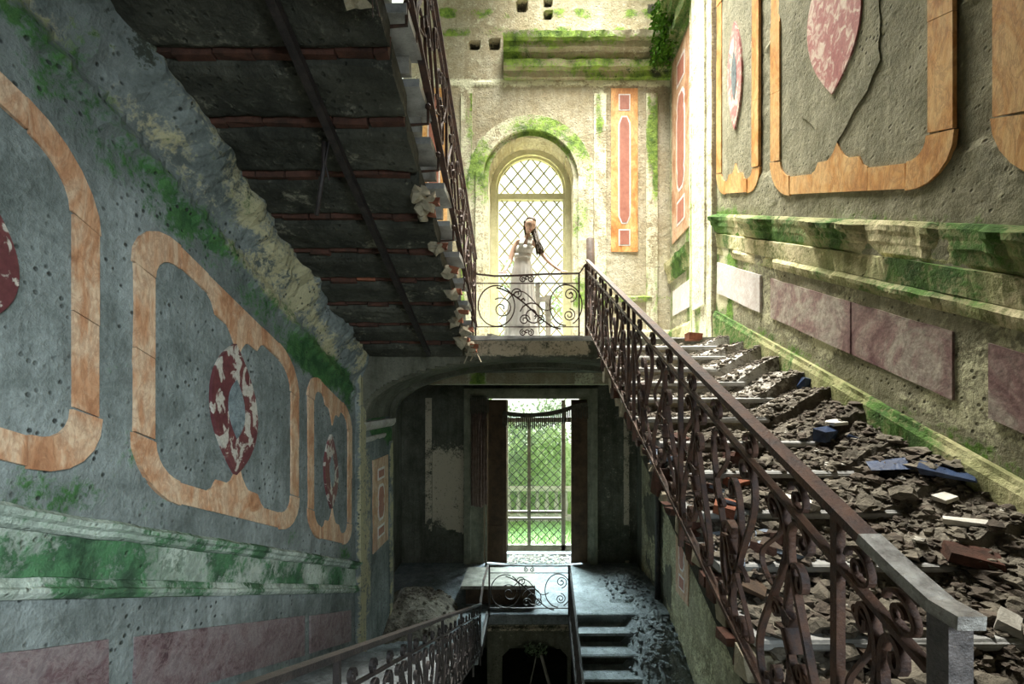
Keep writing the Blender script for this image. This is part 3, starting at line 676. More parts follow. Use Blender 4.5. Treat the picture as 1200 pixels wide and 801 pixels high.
# curtain remains and fringed pelmet
cu = MB(); n = 40; zs = [-.05, -1.2, -2.5]
for j, z in enumerate(zs):
    for i in range(n+1):
        t = i/n; cu.v.append((-1.34+.36*t+.01*j*math.sin(i), YD-.18+.03*math.sin(t*38)+.01*math.sin(i*1.7), z-(.10*N3(t*4, 1, 2) if j == 2 else 0)))
for j in range(2):
    for i in range(n): a = j*(n+1)+i; cu.f.append((a, a+1, a+n+2, a+n+1))
ob = cu.build('curtain', M['curtain'], smooth=True); tag(ob, 'torn brown pleated curtain hanging at the left of the garden door', 'curtain')
md = ob.modifiers.new('t', 'SOLIDIFY'); md.thickness = .006
pel = empty('pelmet', (.1, YD-.2, -.05), 'sagging fringed pelmet hanging across the top of the garden door', 'pelmet')
def pz(x): return -.30-.16*math.sin(PI*ss(-1.2, 1.3, x)*.85+.35)+.10*ss(.6, 1.3, x)
pm = MB(); pts = [(-.6+1.95*i/30) for i in range(31)]
pm.bar([(x, YD-.2, pz(x)+.06) for x in pts], (0, 1, 0), .02, .10); pm.build('pelmet_band', M['fringe'], pel)
for i in range(44):
    x = -.6+1.95*i/43; z = pz(x); MB().box(x-.014, x+.014, YD-.212, YD-.19, z-.24-.03*math.sin(i*2.1), z+.02, .004).build('tassel', M['fringe'], pel)
pm2 = MB()
for i in range(12): x = -1.34+.4*i/11; pm2.box(x-.013, x+.013, YD-.24, YD-.22, -.36+.02*math.sin(i*3), -.0, .003)
pm2.build('side_fringe', M['fringe'], pel)

# ---- near wall, ceiling (mostly out of view)
MB().box(XL-.1, XR+.1, YN-.2, YN, -6, ZT).build('wall_near', M['plaster_left'], kind='structure')
MB().box(XL-.1, XR+.1, YN-.2, 4.9, ZT, ZT+.2).box(XL-.1, XR+.1, 7.9, YW+.5, ZT, ZT+.2)  .box(XL-.1, -.6, 4.9, 7.9, ZT, ZT+.2).build('ceiling', M['plaster_left'], kind='structure')
MB().box(XL, XR, YN, .9, -1.53, -1.37).build('floor', M['stone_tread'], kind='structure')
MB().box(XL, -.8, YN, .9, 2.8, 2.96).build('floor', M['stone_tread'], kind='structure')

# ---------------------------------------------------------------- stair flights
def nosing_slab(x0, x1, ya, yb, z0, z1, j=.004):   # tread with half-round front at ya
    m = MB(); h = (z1-z0)/2; zc = (z0+z1)/2
    prof = [(yb, z0)]+[(ya+h-h*math.sin(PI*k/6), zc-h*math.cos(PI*k/6)) for k in range(7)]+[(yb, z1)]
    for x in (x0, x1):
        for y, z in prof: m.v.append((x, y+random.uniform(-j, j), z+random.uniform(-j, j)))
    n = len(prof)
    for k in range(n): m.f.append((k, (k+1) % n, n+(k+1) % n, n+k))
    m.f += [tuple(range(n)), tuple(n+k for k in reversed(range(n)))]; return m
# B: right flight up to the landing
fb = empty('stair_flight', (1.7, 1.0, -1.37), 'ruined rubble-covered stone stair flight rising along the right wall', 'stairs')
NB = 13
for k in range(NB):
    y = YF-k*T; z = ZU-k*R; xe = random.uniform(-.04, .04)
    nosing_slab(XB+xe, XR-.42+random.uniform(-.2, .25) if k < 8 else XR-.02, y-.03, y+T+.02, z-.045, z).build('tread', M['stone_tread'], fb)
    MB().box(XB+.05+xe, XR, y+.02, y+.08, z-R, z-.045, .006).build('riser', M['mortar'], fb)
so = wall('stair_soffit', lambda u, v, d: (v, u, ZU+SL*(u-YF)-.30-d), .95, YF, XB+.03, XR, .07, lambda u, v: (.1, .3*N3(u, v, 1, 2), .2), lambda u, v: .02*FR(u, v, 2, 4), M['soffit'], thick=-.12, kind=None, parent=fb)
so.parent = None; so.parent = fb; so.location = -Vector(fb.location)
# broken edge slabs/bricks showing under the rail
for i in range(46):
    y = 1.2+4.6*i/46; z = ZU+SL*(y-YF)
    m = MB(); L = random.uniform(.07, .13); h = random.uniform(.05, .09)
    m.box(XB-.02-random.random()*.06, XB+.16, y, y+L, z-.26+random.uniform(0, .10), z-.26+h+random.uniform(0, .12), .012)
    m.build('brick' if i % 3 else 'stone_end', M['brick_dark'] if i % 3 else M['mortar'], fb)
# rubble blanket on B
def stairz(y):
    k = (YF-y)/T; return ZU-R*max(0, math.ceil(k-1e-6))
def rub(x, y):
    line = ZU+SL*(y-YF); st = stairz(y)
    n = FR(x, y, 1, 3.0, 5); near = ss(4.3, 2.9, y)
    wallp = ss(1.75, XR, x)**1.4*.24*(.45+.55*ss(5.9, 4.6, y))
    top = ss(XR-.75, XR-.1, x)
    ph = ((YF-y)/T) % 1; base = (st+.012)*.85+(line-.085)*.15-.075*ss(.70, .86, ph)*(1-top)
    base = base*(1-near)+near*max(line-.07, st*.5+line*.5-.02)+wallp+(.025+.022*near)*n
    return min(base, line+.30)+(.010+.020*near)*FR(x, y, 4, 14, 4)
bm = MB(); nx, ny = 80, 300
for i in range(nx+1):
    for j in range(ny+1):
        x = XB+.02+(XR-XB-.02)*i/nx; y = 1.05+4.85*j/ny
        z = rub(x, y) - (.16*ss(XB+.12, XB, x)); bm.v.append((x, y, z))
for i in range(nx):
    for j in range(ny): a = i*(ny+1)+j; bm.f.append((a, a+ny+1, a+ny+2, a+1))
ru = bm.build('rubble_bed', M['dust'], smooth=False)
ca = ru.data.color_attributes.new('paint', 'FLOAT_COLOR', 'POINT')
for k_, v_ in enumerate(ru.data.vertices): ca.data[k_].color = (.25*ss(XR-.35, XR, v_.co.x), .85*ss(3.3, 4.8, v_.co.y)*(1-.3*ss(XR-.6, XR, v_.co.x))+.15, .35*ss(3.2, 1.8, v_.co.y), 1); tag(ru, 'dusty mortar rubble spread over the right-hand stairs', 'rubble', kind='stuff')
md = ru.modifiers.new('t', 'SOLIDIFY'); md.thickness = .05; md.offset = -1
def topB(x, y): return max(rub(x, y), stairz(y))
gr = MB()
for i in range(2400):
    x = random.uniform(XB+.02, XR-.05); y = random.uniform(1.2, 5.9); 
    s = random.uniform(.006, .022)*(1 if random.random() < .85 else 1.8)
    gr.lump((x, y, topB(x, y)+s*.3), s, (1, random.uniform(.6, 1.4), .6), i, .4)
tag(gr.build('gravel', M['rubble_stone']), 'small pale chips of stone and mortar over the right-hand stairs', 'rubble', kind='stuff')
def fragment(name, mat, x, y, z, L, W, H, rz, rx, ry, label, cat, group=None, rough=.12):
    m = MB(); n = 3
    if rough > .2: m.box(-L/2, L/2, -W/2, W/2, -H/2, H/2, min(L, W)*.13)
    else: m.box(-L/2, L/2, -W/2, W/2, -H/2, H/2, min(L, W, H)*rough)
    o = m.build(name, mat); o.location = (x, y, z); o.rotation_euler = (rx, ry, rz); return tag(o, label, cat, group)
for q, (mt, cnt, s0, s1, nm, lb) in enumerate((('soilstone', 2600, .014, .055, 'dark_rubble', 'dark crumbled fragments strewn over the right-hand stairs'), ('rubble_stone', 1100, .018, .075, 'mortar_rubble', 'broken lumps of pale mortar strewn over the right-hand stairs'), ('stone', 260, .01, .035, 'pale_rubble', 'whitish plaster crumbs strewn over the right-hand stairs'))):
    gr = MB()
    for i in range(cnt):
        x = random.uniform(XB+.02, XR-.06); y = 1.2+4.4*random.random()**(1.9 if q < 2 else 1.2); s_ = (s0+(s1-s0)*random.random()**3.2)*(1-.45*ss(2.8, 4.4, y))*.85
        gr.lump((x, y, topB(x, y)+s_*.3), s_, (1, random.uniform(.6, 1.7), .6), i+q*77, .5)
    tag(gr.build(nm, M[mt]), lb, 'rubble', kind='stuff')
for i in range(14):
    x = random.uniform(XB+.03, XB+.55); y = random.uniform(1.2, 3.4)
    fragment('brick', M['brick_dark'] if i % 4 else M['brick'], x, y, topB(x, y)+.01, random.uniform(.12, .22), .11, .055, random.random()*3, random.uniform(-.2, .2)+.3, random.uniform(-.2, .2), ('dark brick' if i % 4 else 'bright orange-red brick')+' lying loose behind the right-hand iron railing', 'brick', ('dark' if i % 4 else 'bright red')+' bricks behind the right-hand railing', .1)  # most bricks take the darker of the two brick tones
for i in range(16):
    x = random.uniform(XB, XB+.5); y = random.uniform(1.2, 3.6)
    fragment('slate', M['wood_dark'] if i % 2 else M['stone_blue'], x, y, topB(x, y)+.03, random.uniform(.12, .26), .1, .02, random.random()*3, .3, random.uniform(-.3, .3), ('dark brown' if i % 2 else 'blue-grey')+' broken thin slab stuck in the rubble behind the right-hand iron railing', 'slab', ('brown' if i % 2 else 'blue-grey')+' slabs behind the right-hand railing', .2)
def pxR(px, py, D): return ((px-620)/533*D, D, (466-py)/533*D)
fragment('brick', M['brick'], 2.12, 5.86, .79, .2, .1, .09, .2, 0, 0, 'short red brick stub at the end of the top stair tread', 'brick')
for px, py, D, L, W, H, rz, mat, lab, cat, nm in (
    (1000, 518, 3.0, .0, 0, 0, 0, None, '', '', ''),
    (967, 490, 3.30, .17, .10, .08, .5, 'blue_cloth', 'dark blue crumpled packet halfway up the right-hand stairs', 'packet', 'crumpled_packet'),
    (946, 447, 4.05, .11, .08, .09, .2, 'blue_cloth', 'small dark blue scrap near the wall high on the right-hand stairs', 'packet', 'crumpled_packet'),
    (1003, 497, 3.25, .12, .09, .01, .9, 'blue_cloth', 'thin dark blue flap lying right of the crumpled packet', 'cloth', 'cloth_scrap'),
    (1050, 543, 2.80, .26, .13, .02, -.4, 'blue_cloth', 'dark navy sheet lying across the rubble mid stairs', 'cloth', 'cloth_scrap'),
    (1108, 548, 2.62, .24, .16, .03, -.7, 'blue_cloth', 'largest navy blue folded sheet beside the green skirting', 'cloth', 'cloth_scrap'),
    (980, 488, 3.35, .13, .09, .02, .3, 'paper', 'pale stone chip next to the dark blue packet', 'stone', 'stone_chip'),
    (935, 533, 2.72, .14, .07, .02, -.6, 'paper', 'curled cream paper scrap near the iron handrail', 'paper', 'paper_scrap'),
    (1108, 560, 2.5, .10, .07, .03, .3, 'paper', 'pale chip at the foot of the largest navy sheet', 'stone', 'stone_chip'),
    (1133, 600, 2.3, .18, .035, .03, -.7, 'paper', 'thin pale stick low on the right-hand stairs', 'stick', 'stick'),
    (1140, 622, 2.15, .20, .12, .06, -.5, 'brick_dark', 'dull red brick half buried near the thin pale stick', 'brick', 'brick'),
    (1185, 680, 1.85, .12, .07, .04, .7, 'stone', 'pale stone chunk at the lower right edge of the stairs', 'stone', 'stone_chunk')):
    if not mat: continue
    x = (px-620)/533*D; fragment(nm, M[mat], x, D, topB(x, D)+H/2+.01, L, W, H, rz, .25, random.uniform(-.2, .2), lab, cat, None, .25 if H < .05 else .2)

# C: left flight above, seen from below
fc = empty('stair_flight', (-1.5, 5.9, .8), 'upper stone stair flight seen from below, dark broken slabs overhead', 'stairs')
NCs = 14; XC = -.785
for k in range(NCs):
    y = YF-k*T; zt = ZU+(k+1)*R            # tread between y-T and y at height zt
    m = nosing_slab(XL+.02, XC+.09+random.uniform(-.03, .01), -(y+.03), -(y-T), zt-.05, zt); m.v = [(a, -b, c) for a, b, c in m.v]; m.build('tread', M['stone_tread'], fc)
    MB().box(XL+.02, XC+.02+random.uniform(-.02, .02), y-.05, y, zt-R, zt-.05, .005).build('riser', M['stone'], fc)
# underside slabs with brick courses between
for k in range(NCs):
    y1 = 5.98-k*T+.02; y0 = y1-.33
    S = lambda y: 3.02-SL*y
    nseg = 26
    def edge(x): return 0
    xe = XC+random.uniform(-.07, .0)
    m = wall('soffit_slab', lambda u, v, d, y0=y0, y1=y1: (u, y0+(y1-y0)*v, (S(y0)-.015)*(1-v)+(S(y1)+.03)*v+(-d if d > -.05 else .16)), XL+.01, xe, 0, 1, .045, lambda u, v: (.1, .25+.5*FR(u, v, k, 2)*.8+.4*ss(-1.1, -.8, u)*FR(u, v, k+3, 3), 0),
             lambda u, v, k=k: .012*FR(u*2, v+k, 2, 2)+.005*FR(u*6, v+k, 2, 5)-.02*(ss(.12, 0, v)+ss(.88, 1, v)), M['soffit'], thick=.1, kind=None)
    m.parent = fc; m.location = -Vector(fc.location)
    # brick course at y0-0.065..y0
    x = XL+.05
    while x < xe-.08:
        L = random.uniform(.17, .26); L = min(L, xe-x)
        dz = random.uniform(-.012, .015); yb = y0-.052
        MB().box(x+.004, x+L-.006, yb, y0-.002, S(yb)+.012+dz, S(yb)+.14, .006).build('brick', M['brick'] if random.random() < .04+.22*(x > -1.1) else M['brick_dark'], fc); x += L
# broken lumps at the slab ends
for i, (y, dx, s) in enumerate(((2.05, -.16, .10), (2.2, -.20, .09), (2.3, -.12, .07), (3.45, -.06, .07), (3.55, -.03, .08), (3.65, -.08, .06), (4.0, -.05, .06), (4.3, .0, .06), (4.62, -.02, .07), (4.95, 0, .06), (5.1, -.07, .07), (5.3, .02, .07), (5.5, -.05, .08), (5.65, .03, .07), (5.75, .0, .06))):
    z = 3.02-SL*y
    MB().lump((XC+dx+.02, y, z-.02), s, (1, .9, .9), i, .5).build('mortar_lump', M['mortar'], fc)
    if i > 3:
        b = MB(); b.box(XC+dx+.03, XC+dx+.12, y-.03, y+.03, z-.03, z+.02, .012); b.build('brick', M['brick'], fc)
tb = MB(); tb.bar([(-1.30, 1.4, 3.02-SL*1.4-.05), (-1.29, 3.0, 3.02-SL*3.0-.055), (-1.27, 5.75, 3.02-SL*5.75-.05)], (1, 0, 0), .05, .055)
tag(tb.build('tie_beam', M['iron_dark']), 'long rusty iron bar running under the overhead stair slabs', 'beam')
hs = MB(); hs.tube([(-1.36, 3.02, 1.70), (-1.37, 3.04, 1.55), (-1.42, 3.04, 1.22)], [.02, .018, .015], 6); hs.tube([(-1.30, 2.98, 1.74), (-1.36, 3.03, 1.56), (-1.33, 3.03, 1.45)], .008, 5)
tag(hs.build('hanging_iron', M['iron_dark'], smooth=True), 'short bent iron hanging from the bar under the overhead stairs', 'iron bar')
for i, (p, q) in enumerate((((-.74, 5.6, .62), (-.80, 5.6, .42)), ((-.70, 5.75, .60), (-.60, 5.7, .45)), ((-.66, 5.7, .66), (-.73, 5.65, .46)))):
    tag(MB().tube([p, ((p[0]+q[0])/2+.01, p[1], (p[2]+q[2])/2), q], .008, 5).build('splinter', M['mortar']), ('short broken lath sticking straight down under the upper landing edge', 'broken lath slanting right under the upper landing edge', 'broken lath slanting left under the upper landing edge')[i], 'lath', 'broken laths under the upper landing edge')
tag(MB().tube([(XC+.02, 2.18, 2.16), (XC+.03, 2.2, 2.0), (XC+.055, 2.22, 1.86)], .003, 4).tube([(XC+.02, 2.18, 2.16), (XC+.025, 2.2, 1.98), (XC+.03, 2.2, 1.84)], .003, 4).build('wire', M['iron']), 'thin bare wires dangling from the overhead stair edge at the top', 'wire')

# A: left flight below; E: right flight down
fa = empty('stair_flight', (-1.5, 1, -3.88), 'dark lower stair flight along the left wall behind the iron handrail', 'stairs')
for k in range(16):
    y = 6.95-k*T; z = ZL+(k+1)*R
    MB().box(XL+.01, -RAILX-.04, y-T-.02, y, z-.05, z, .004).build('tread', M['lowdust'], fa)
    MB().box(XL+.01, -RAILX-.06, y-.06, y-.02, z-R, z-.05, .004).build('riser', M['soffit'], fa)
fe = empty('stair_flight', (1.5, 8.0, -5), 'dust-covered steps going down to the right of the lower landing', 'stairs')
for k in range(1, 7):
    y = 8.2-k*T; z = ZL-k*R
    m = nosing_slab(RAILX+.06, XR, y-.02, y+T+.02, z-.05, z); m.build('tread', M['lowdust'], fe)
    MB().box(RAILX+.06, XR, y+.02, y+.06, z-R, z-.05, .004).build('riser', M['soffit'], fe)
MB().box(RAILX+.06, XR, 8.22, 8.26, ZL-R, ZL-.05, .004).build('riser', M['soffit'], fe)
nosing_slab(-RAILX, XR, 8.16, 8.3, ZL-.05, ZL+.005).build('landing_nosing', M['lowdust'], fl2)
# fascia below the lower landing, with its dark arched hole
wv = wall('wall_fascia', lambda u, v, d: (u, 8.25-d, v), -RAILX, RAILX, -6.0, ZL-.04, .03, lambda x, z: (.1, .2+.5*band(z, -4.22, -4.12, .02), 0), lambda x, z: .02*FR(x, z, 2, 4)+.05*band(z, -4.22, -4.15, .01), M['plaster_low'],
          keep=lambda x, z: not (abs(x-.1) < .6 and z < -4.45+.3*math.sqrt(max(0, 1-((x-.1)/.6)**2))-.3+.05*N3(x, z, 1, 6)), thick=.2)
MB().box(-3.1, XR+.1, 10.9, 11.1, -6.1, ZL-.18).build('wall_basement', M['plaster_low'], kind='structure')
MB().box(-3.1, -3.0, 7.5, 11, -6.1, ZL).build('wall_basement', M['plaster_low'], kind='structure')
MB().box(-3.1, XR, 3.0, 11, -6.1, -6.0).build('floor', M['soffit'], kind='structure')
ft = MB()
random.seed(3)
for i in range(160):
    a = random.random()*6.28; r = random.random()**.5*.16; c = Vector((.12+r*math.cos(a)*1.3, 8.12+r*.3*math.sin(a), -4.55+.12*random.random()+.4*r*math.sin(a)))
    d = Vector((random.uniform(-1, 1), random.uniform(-1, 1), random.uniform(-.3, 1))).normalized()*.035; e = d.cross(Vector((random.random(), .3, .7))).normalized()*.014; n0 = len(ft.v)
    ft.v += [tuple(c-d), tuple(c+e), tuple(c+d), tuple(c-e)]; ft.f.append((n0, n0+1, n0+2, n0+3))
tag(ft.build('fern_tuft', M['leaf']), 'small bright green weed growing at the hole below the lower landing', 'plant')
tag(MB().tube([(.2, 8.15, -4.55), (.42, 8.05, -5.3)], .03, 6).tube([(.13, 8.12, -4.6), (-.02, 8.0, -5.2)], .014, 5).build('broken_board', M['wood_grey']), 'broken board leaning out of the dark hole below the lower landing', 'board')
# rubble near the lower landing
def pile(name, cx, cy, rx, ry, h, z0, mat, label, seed, slope=0):
    m = MB(); n = 34
    for i in range(n+1):
        for j in range(n+1):
            x = -1+2*i/n; y = -1+2*j/n; r = math.hypot(x, y); hh = h*max(0, 1-r)**.8*(1+.3*FR(x*2, y*2, seed, 1.0))+h*.08*FR(x*5, y*5, seed, 2)*max(0, min(1, 1.3-r))
            m.v.append((cx+rx*x, cy+ry*y, z0+slope*ry*y+hh-.01))
    for i in range(n):
        for j in range(n): a = i*(n+1)+j; m.f.append((a, a+n+1, a+n+2, a+1))
    for i in range(220):
        a = random.random()*6.28; r = random.random(); x = r*math.cos(a); y = r*math.sin(a); s = random.uniform(.015, .045)
        m.lump((cx+rx*x, cy+ry*y, z0+slope*ry*y+h*max(0, 1-r)**.8+s*.2), s, (1, 1, .6), i, .4)
    o = m.build(name, mat); return tag(o, label, 'rubble', kind='stuff')
pile('rubble_pile', 2.15, 7.4, .62, 1.3, .42, -4.38, M['lowdust'], 'heap of grey dust and mortar against the right wall over the descending steps', 5, SL)
pile('rubble_pile', -2.1, 7.9, .85, 1.3, .55, ZL, M['dust'], 'heap of plaster debris at the foot of the arch pier', 8)
pile('rubble_pile', 2.1, 9.5, .7, 1.0, .15, ZL, M['lowdust'], 'low drift of dust beside the right wall on the lower landing', 9)
th = MB()
for i in range(420):
    s = random.uniform(.01, .04); th.lump((random.uniform(-.5, .95), random.uniform(10.62, 11.25), ZL+s*.4), s, (1, 1, .6), i, .4)
tag(th.build('threshold_debris', M['stone']), 'pale grit and glass chips scattered on the garden door sill', 'rubble', kind='stuff')
# chest on the lower landing
ch = empty('wooden_chest', (-.5, 8.8, ZL), 'long low wooden chest standing on the lower landing behind the iron panel', 'chest')
MB().box(-1.2, .12, 8.55, 9.4, ZL, ZL+.30, .01).build('chest_body', M['wood_dark'], ch)
MB().box(-1.28, .12, 8.50, 9.45, ZL+.30, ZL+.36, .012).build('chest_lid', M['wood_grey'], ch)
for bx0 in (-.50, .02): MB().box(bx0, bx0+.04, 8.53, 8.56, ZL+.02, ZL+.29).build('chest_batten', M['wood_dark'], ch)

# ---------------------------------------------------------------- wrought iron railings
def scroll(kind, turns=1.25, p=3.0, n=56, c=0.0):
    x = y = 0; a = 0; pts = []
    K = turns*2*PI*2*(p+1)
    for i in range(n+1):
        u = 2*i/n-1; pts.append((x, y)); k = K*abs(u)**p
        if kind == 'S' and u < 0: k = -k
        k += c; a += k/n; x += math.cos(a)/n; y += math.sin(a)/n
    # rotate so the chord between the ends' centres is horizontal
    i0 = int(n*.12); q = pts[-1-i0]; s = pts[i0]; th = math.atan2(q[1]-s[1], q[0]-s[0]); ca, sa = math.cos(-th), math.sin(-th)
    pts = [(X*ca-Y*sa, X*sa+Y*ca) for X, Y in pts]
    x0 = min(t[0] for t in pts); x1 = max(t[0] for t in pts); y0 = min(t[1] for t in pts); y1 = max(t[1] for t in pts)
    return [((X-x0)/(x1-x0), (Y-y0)/(y1-y0)) for X, Y in pts]
SC = {'S': scroll('S', 1.15), 'C': scroll('C', 1.1, 2.6, c=2.2), 'S2': scroll('S', .8, 2.4)}
def spiral(cx, cy, r, turns=1.6, a0=0, d=1, n=26, k=.18): return [(cx+r*(1-(1-k)*t)*math.cos(a0+d*turns*2*PI*t), cy+r*(1-(1-k)*t)*math.sin(a0+d*turns*2*PI*t)) for t in [i/n for i in range(n+1)]]
class Rail:
    def __init__(s, name, fn, N, loc, label, mat, group=None):
        s.e = empty(name, loc, label, 'railing', group); s.fn = fn; s.N = N; s.mat = mat
    def bar(s, name, pts, wd, th, mat=None, parent=None):
        return MB().bar([s.fn(*p) for p in pts], s.N, wd, th).build(name, mat or s.mat, parent or s.e)
    def shape(s, key, s0, s1, h0, h1, vert=False, fx=False, fy=False, wd=.022, th=.012, name='scroll'):
        P = []
        for a, b in SC[key]:
            if vert: a, b = b, a
            if fx: a = 1-a
            if fy: b = 1-b
            P.append((s0+(s1-s0)*a, h0+(h1-h0)*b))
        return s.bar(name, P, wd, th)
def lyre_bay(r, s0, s1, h0, h1, seed):
    W = s1-s0; H = h1-h0; rnd = random.Random(seed)
    n = max(1, round(W/.42)); w_ = W/n
    for i in range(n):
        a = s0+i*w_; c = a+w_/2; g = .015
        r.shape('S', a+g, c-g*.4, h0+.01, h1-.01, True, False, i % 2 == 0)
        r.shape('S', c+g*.4, a+w_-g, h0+.01, h1-.01, True, True, i % 2 == 0)
        r.shape('C', c-w_*.20, c+w_*.02, h0+H*.30, h0+H*.80, True, i % 2 == 0)
        r.shape('C', c-w_*.02, c+w_*.22, h0+H*.12, h0+H*.52, True, i % 2 == 1)
        r.shape('S2', a+w_*.1, c-w_*.08, h0+H*.05, h0+H*.38, True, True, wd=.016, th=.007)
        r.shape('S2', c+w_*.1, a+w_*.92, h0+H*.55, h0+H*.95, True, False, wd=.016, th=.007)
        r.bar('collar', [(c-.022, h0+H*.52), (c+.022, h0+H*.52)], .03, .03)
        # leaf
        r.bar('leaf', [(c-w_*.08, h0+H*.40), (c, h0+H*.47), (c+w_*.10, h0+H*.44)], .05, .012)
    # rosette near the top bar
    for i in range(n+1):
        r.bar('rosette', spiral(s0+W*(i+.5)/(n+1), h1+.055, .045, 1.5, 0, 1), .018, .008)
# B rail
fB = lambda s, h: (RAILX, s, ZU+SL*(s-YF)+h)
rb = Rail('iron_railing', fB, (1, 0, 0), (RAILX, 3.4, -.3), 'rusty scrolled iron railing with flat handrail climbing the right-hand stairs', M['iron'])
slB = .435
hB = lambda s: 1.02+(slB-SL)*(s-YF)*.6
rb.bar('handrail', [(s, hB(s)) for s in (.86, 1.6, 2.4, 3.2, 4.0, 5.0, 5.7, 5.98)], .046, .022)
MB().bar([fB(1.02, hB(1.02)+.002), fB(.93, hB(.93)+.004), (RAILX, .84, fB(.86, hB(.86))[2]+.002), (RAILX, .78, fB(.86, hB(.86))[2]-.002)], (1, 0, 0), .050, .025).build('worn_handrail_end', M['iron_worn'], rb.e)
rb.bar('upper_bar', [(s, hB(s)-.13) for s in (.86, 2.0, 3.4, 4.7, 5.95)], .024, .014)
rb.bar('bottom_bar', [(s, .17) for s in (.86, 2.0, 3.4, 4.7, 5.95)], .03, .018)
MB().box(RAILX-.022, RAILX+.022, .80, .845, -2.0, fB(.86, hB(.86))[2]-.01).build('newel_post', M['iron_mid'], rb.e)
ps = [.845, 1.12, 2.28, 3.30, 3.48, 4.7, 5.95]
for q in ps[1:]:
    MB().box(RAILX-.011, RAILX+.011, q-.012, q+.012, fB(q, .02)[2], fB(q, hB(q)-.01)[2]).build('post', M['iron'], rb.e)
for i, (a, b) in enumerate(zip(ps[:-1], ps[1:])):
    if b-a > .25: lyre_bay(rb, a+.02, b-.02, .18, hB((a+b)/2)-.14, i)
    else: rb.shape('S', a+.02, b-.02, .2, .8, True)
for q in (1.4, 2.3, 3.3, 4.2, 5.1):
    MB().tube([(RAILX, q, fB(q, .15)[2]), (RAILX+.02, q, fB(q, .05)[2]), (XB+.1, q, fB(q, -.08)[2])], .012, 6).build('bracket', M['iron'], rb.e)
# landing rail (upper)
def panel_scrolls(r, x0, x1, h0, h1):
    W = x1-x0; H = h1-h0
    X = lambda t: x0+W*t; Hh = lambda t: h0+H*t
    R_ = H
    r.bar('scroll', [(X(.20)+.42*R_*math.cos(a)*1.0, Hh(.48)+.47*R_*math.sin(a)) for a in [PI*.35-2*PI*.98*i/36 for i in range(37)]], .018, .015)
    r.bar('scroll', spiral(X(.25), Hh(.42), .26*R_, 1.4, 2.2, -1), .018, .013)
    r.bar('scroll', [(X(t), Hh(.97-.05*math.sin(t*9)-1.0*ss(.15, .80, t)*.97)) for t in [.20+.62*i/20 for i in range(21)]], .018, .018)
    r.bar('scroll', [(X(.87)+.37*R_*math.cos(a), Hh(.50)+.47*R_*math.sin(a)) for a in [PI*1.5-2*PI*.93*i/34 for i in range(35)]], .018, .015)
    r.bar('scroll', spiral(X(.91), Hh(.74), .17*R_, 1.6, -1.5, 1), .018, .013)
    r.bar('scroll', spiral(X(.90), Hh(.27), .15*R_, 1.8, 1.5, -1), .018, .013)
    r.bar('scroll', spiral(X(.40), Hh(.76), .13*R_, 1.6, 3.0, -1), .018, .013)
    r.bar('scroll', spiral(X(.55), Hh(.28), .30*R_, 1.6, 2.9, -1), .018, .015)
    r.bar('scroll', spiral(X(.47), Hh(.16), .13*R_, 1.6, 0, 1), .018, .013)
    r.bar('scroll', spiral(X(.62), Hh(.16), .12*R_, 1.6, 3, -1), .018, .013)
    r.bar('scroll', [(X(.30+.45*t), Hh(.60+.22*math.sin(t*5.5))) for t in [i/16 for i in range(17)]], .016, .012)
    for cx, cy in ((.92, .76), (.46, .62)):
        r.bar('leaf', [(X(cx)-.025, Hh(cy)), (X(cx), Hh(cy)+.02), (X(cx)+.02, Hh(cy)-.01)], .02, .02)
fU = lambda s, h: (s, YF-.04, ZU+h)
ru_ = Rail('iron_railing', fU, (0, 1, 0), (0, YF-.04, ZU), 'scrolled iron railing across the edge of the upper landing, in front of the woman', M['iron'])
ru_.bar('handrail', [(-.74, .86), (-.68, .82), (-.45, .795), (-.2, .80), (.2, .82), (.45, .825), (.66, .83), (.74, .95)], .035, .018)
ru_.bar('upper_bar', [(-.70, .70), (.66, .70)], .02, .012); ru_.bar('bottom_bar', [(-.70, .13), (.66, .13)], .02, .012); ru_.bar('bottom_bar', [(-.72, .0), (.70, .01)], .03, .016)
for q in (-.70, .655, -.735, .74): ru_.bar('post', [(q, -.03), (q, .83 if abs(q) < .72 else .95)], .02, .02)
panel_scrolls(ru_, -.70, .66, .13, .70)
for cy in (.755, .055):
    for dx, d in ((-.05, 1), (.05, -1)): ru_.bar('rosette', spiral(-.03+dx, cy, .045, 1.5, PI/2, d), .018, .013)
    ru_.bar('rosette', spiral(-.03, cy+.01, .03, 1, 0, 1), .018, .013)
# lower landing panel
fLo = lambda s, h: (s, 8.12, ZL+h)
rl = Rail('iron_railing', fLo, (0, 1, 0), (0, 8.12, ZL), 'scrolled iron railing panel across the edge of the lower landing', M['iron_dark'])
rl.bar('handrail', [(-.73, .90), (0, .885), (.73, .885)], .035, .02); rl.bar('upper_bar', [(-.70, .76), (.70, .76)], .02, .012); rl.bar('bottom_bar', [(-.70, .13), (.70, .13)], .02, .014)
for q in (-.71, .71): rl.bar('post', [(q, -.03), (q, .90)], .03, .03)
panel_scrolls(rl, -.70, .70, .13, .76)
for dx, d in ((-.05, 1), (.05, -1)): rl.bar('rosette', spiral(.0+dx, .82, .045, 1.5, PI/2, d), .018, .013)
# rail going down on the right of the well, below the lower landing
fE = lambda s, h: (RAILX-.03, s, ZL+SL*(s-8.2)+h)
re_ = Rail('iron_railing', fE, (1, 0, 0), (RAILX, 8.0, ZL), 'dark iron railing descending toward the viewer right of the well', M['iron_dark'])
re_.bar('handrail', [(8.15, .9), (7.0, .9), (5.5, .9)], .035, .02); re_.bar('bottom_bar', [(8.15, .12), (7.0, .12), (5.5, .12)], .02, .02)
for i in range(11): re_.bar('baluster', [(8.1-i*.2, .1), (8.1-i*.2, .88)], .018, .018)
re_.bar('stringer', [(8.2, -.05), (7.0, -.05), (5.5, -.05)], .05, .22)
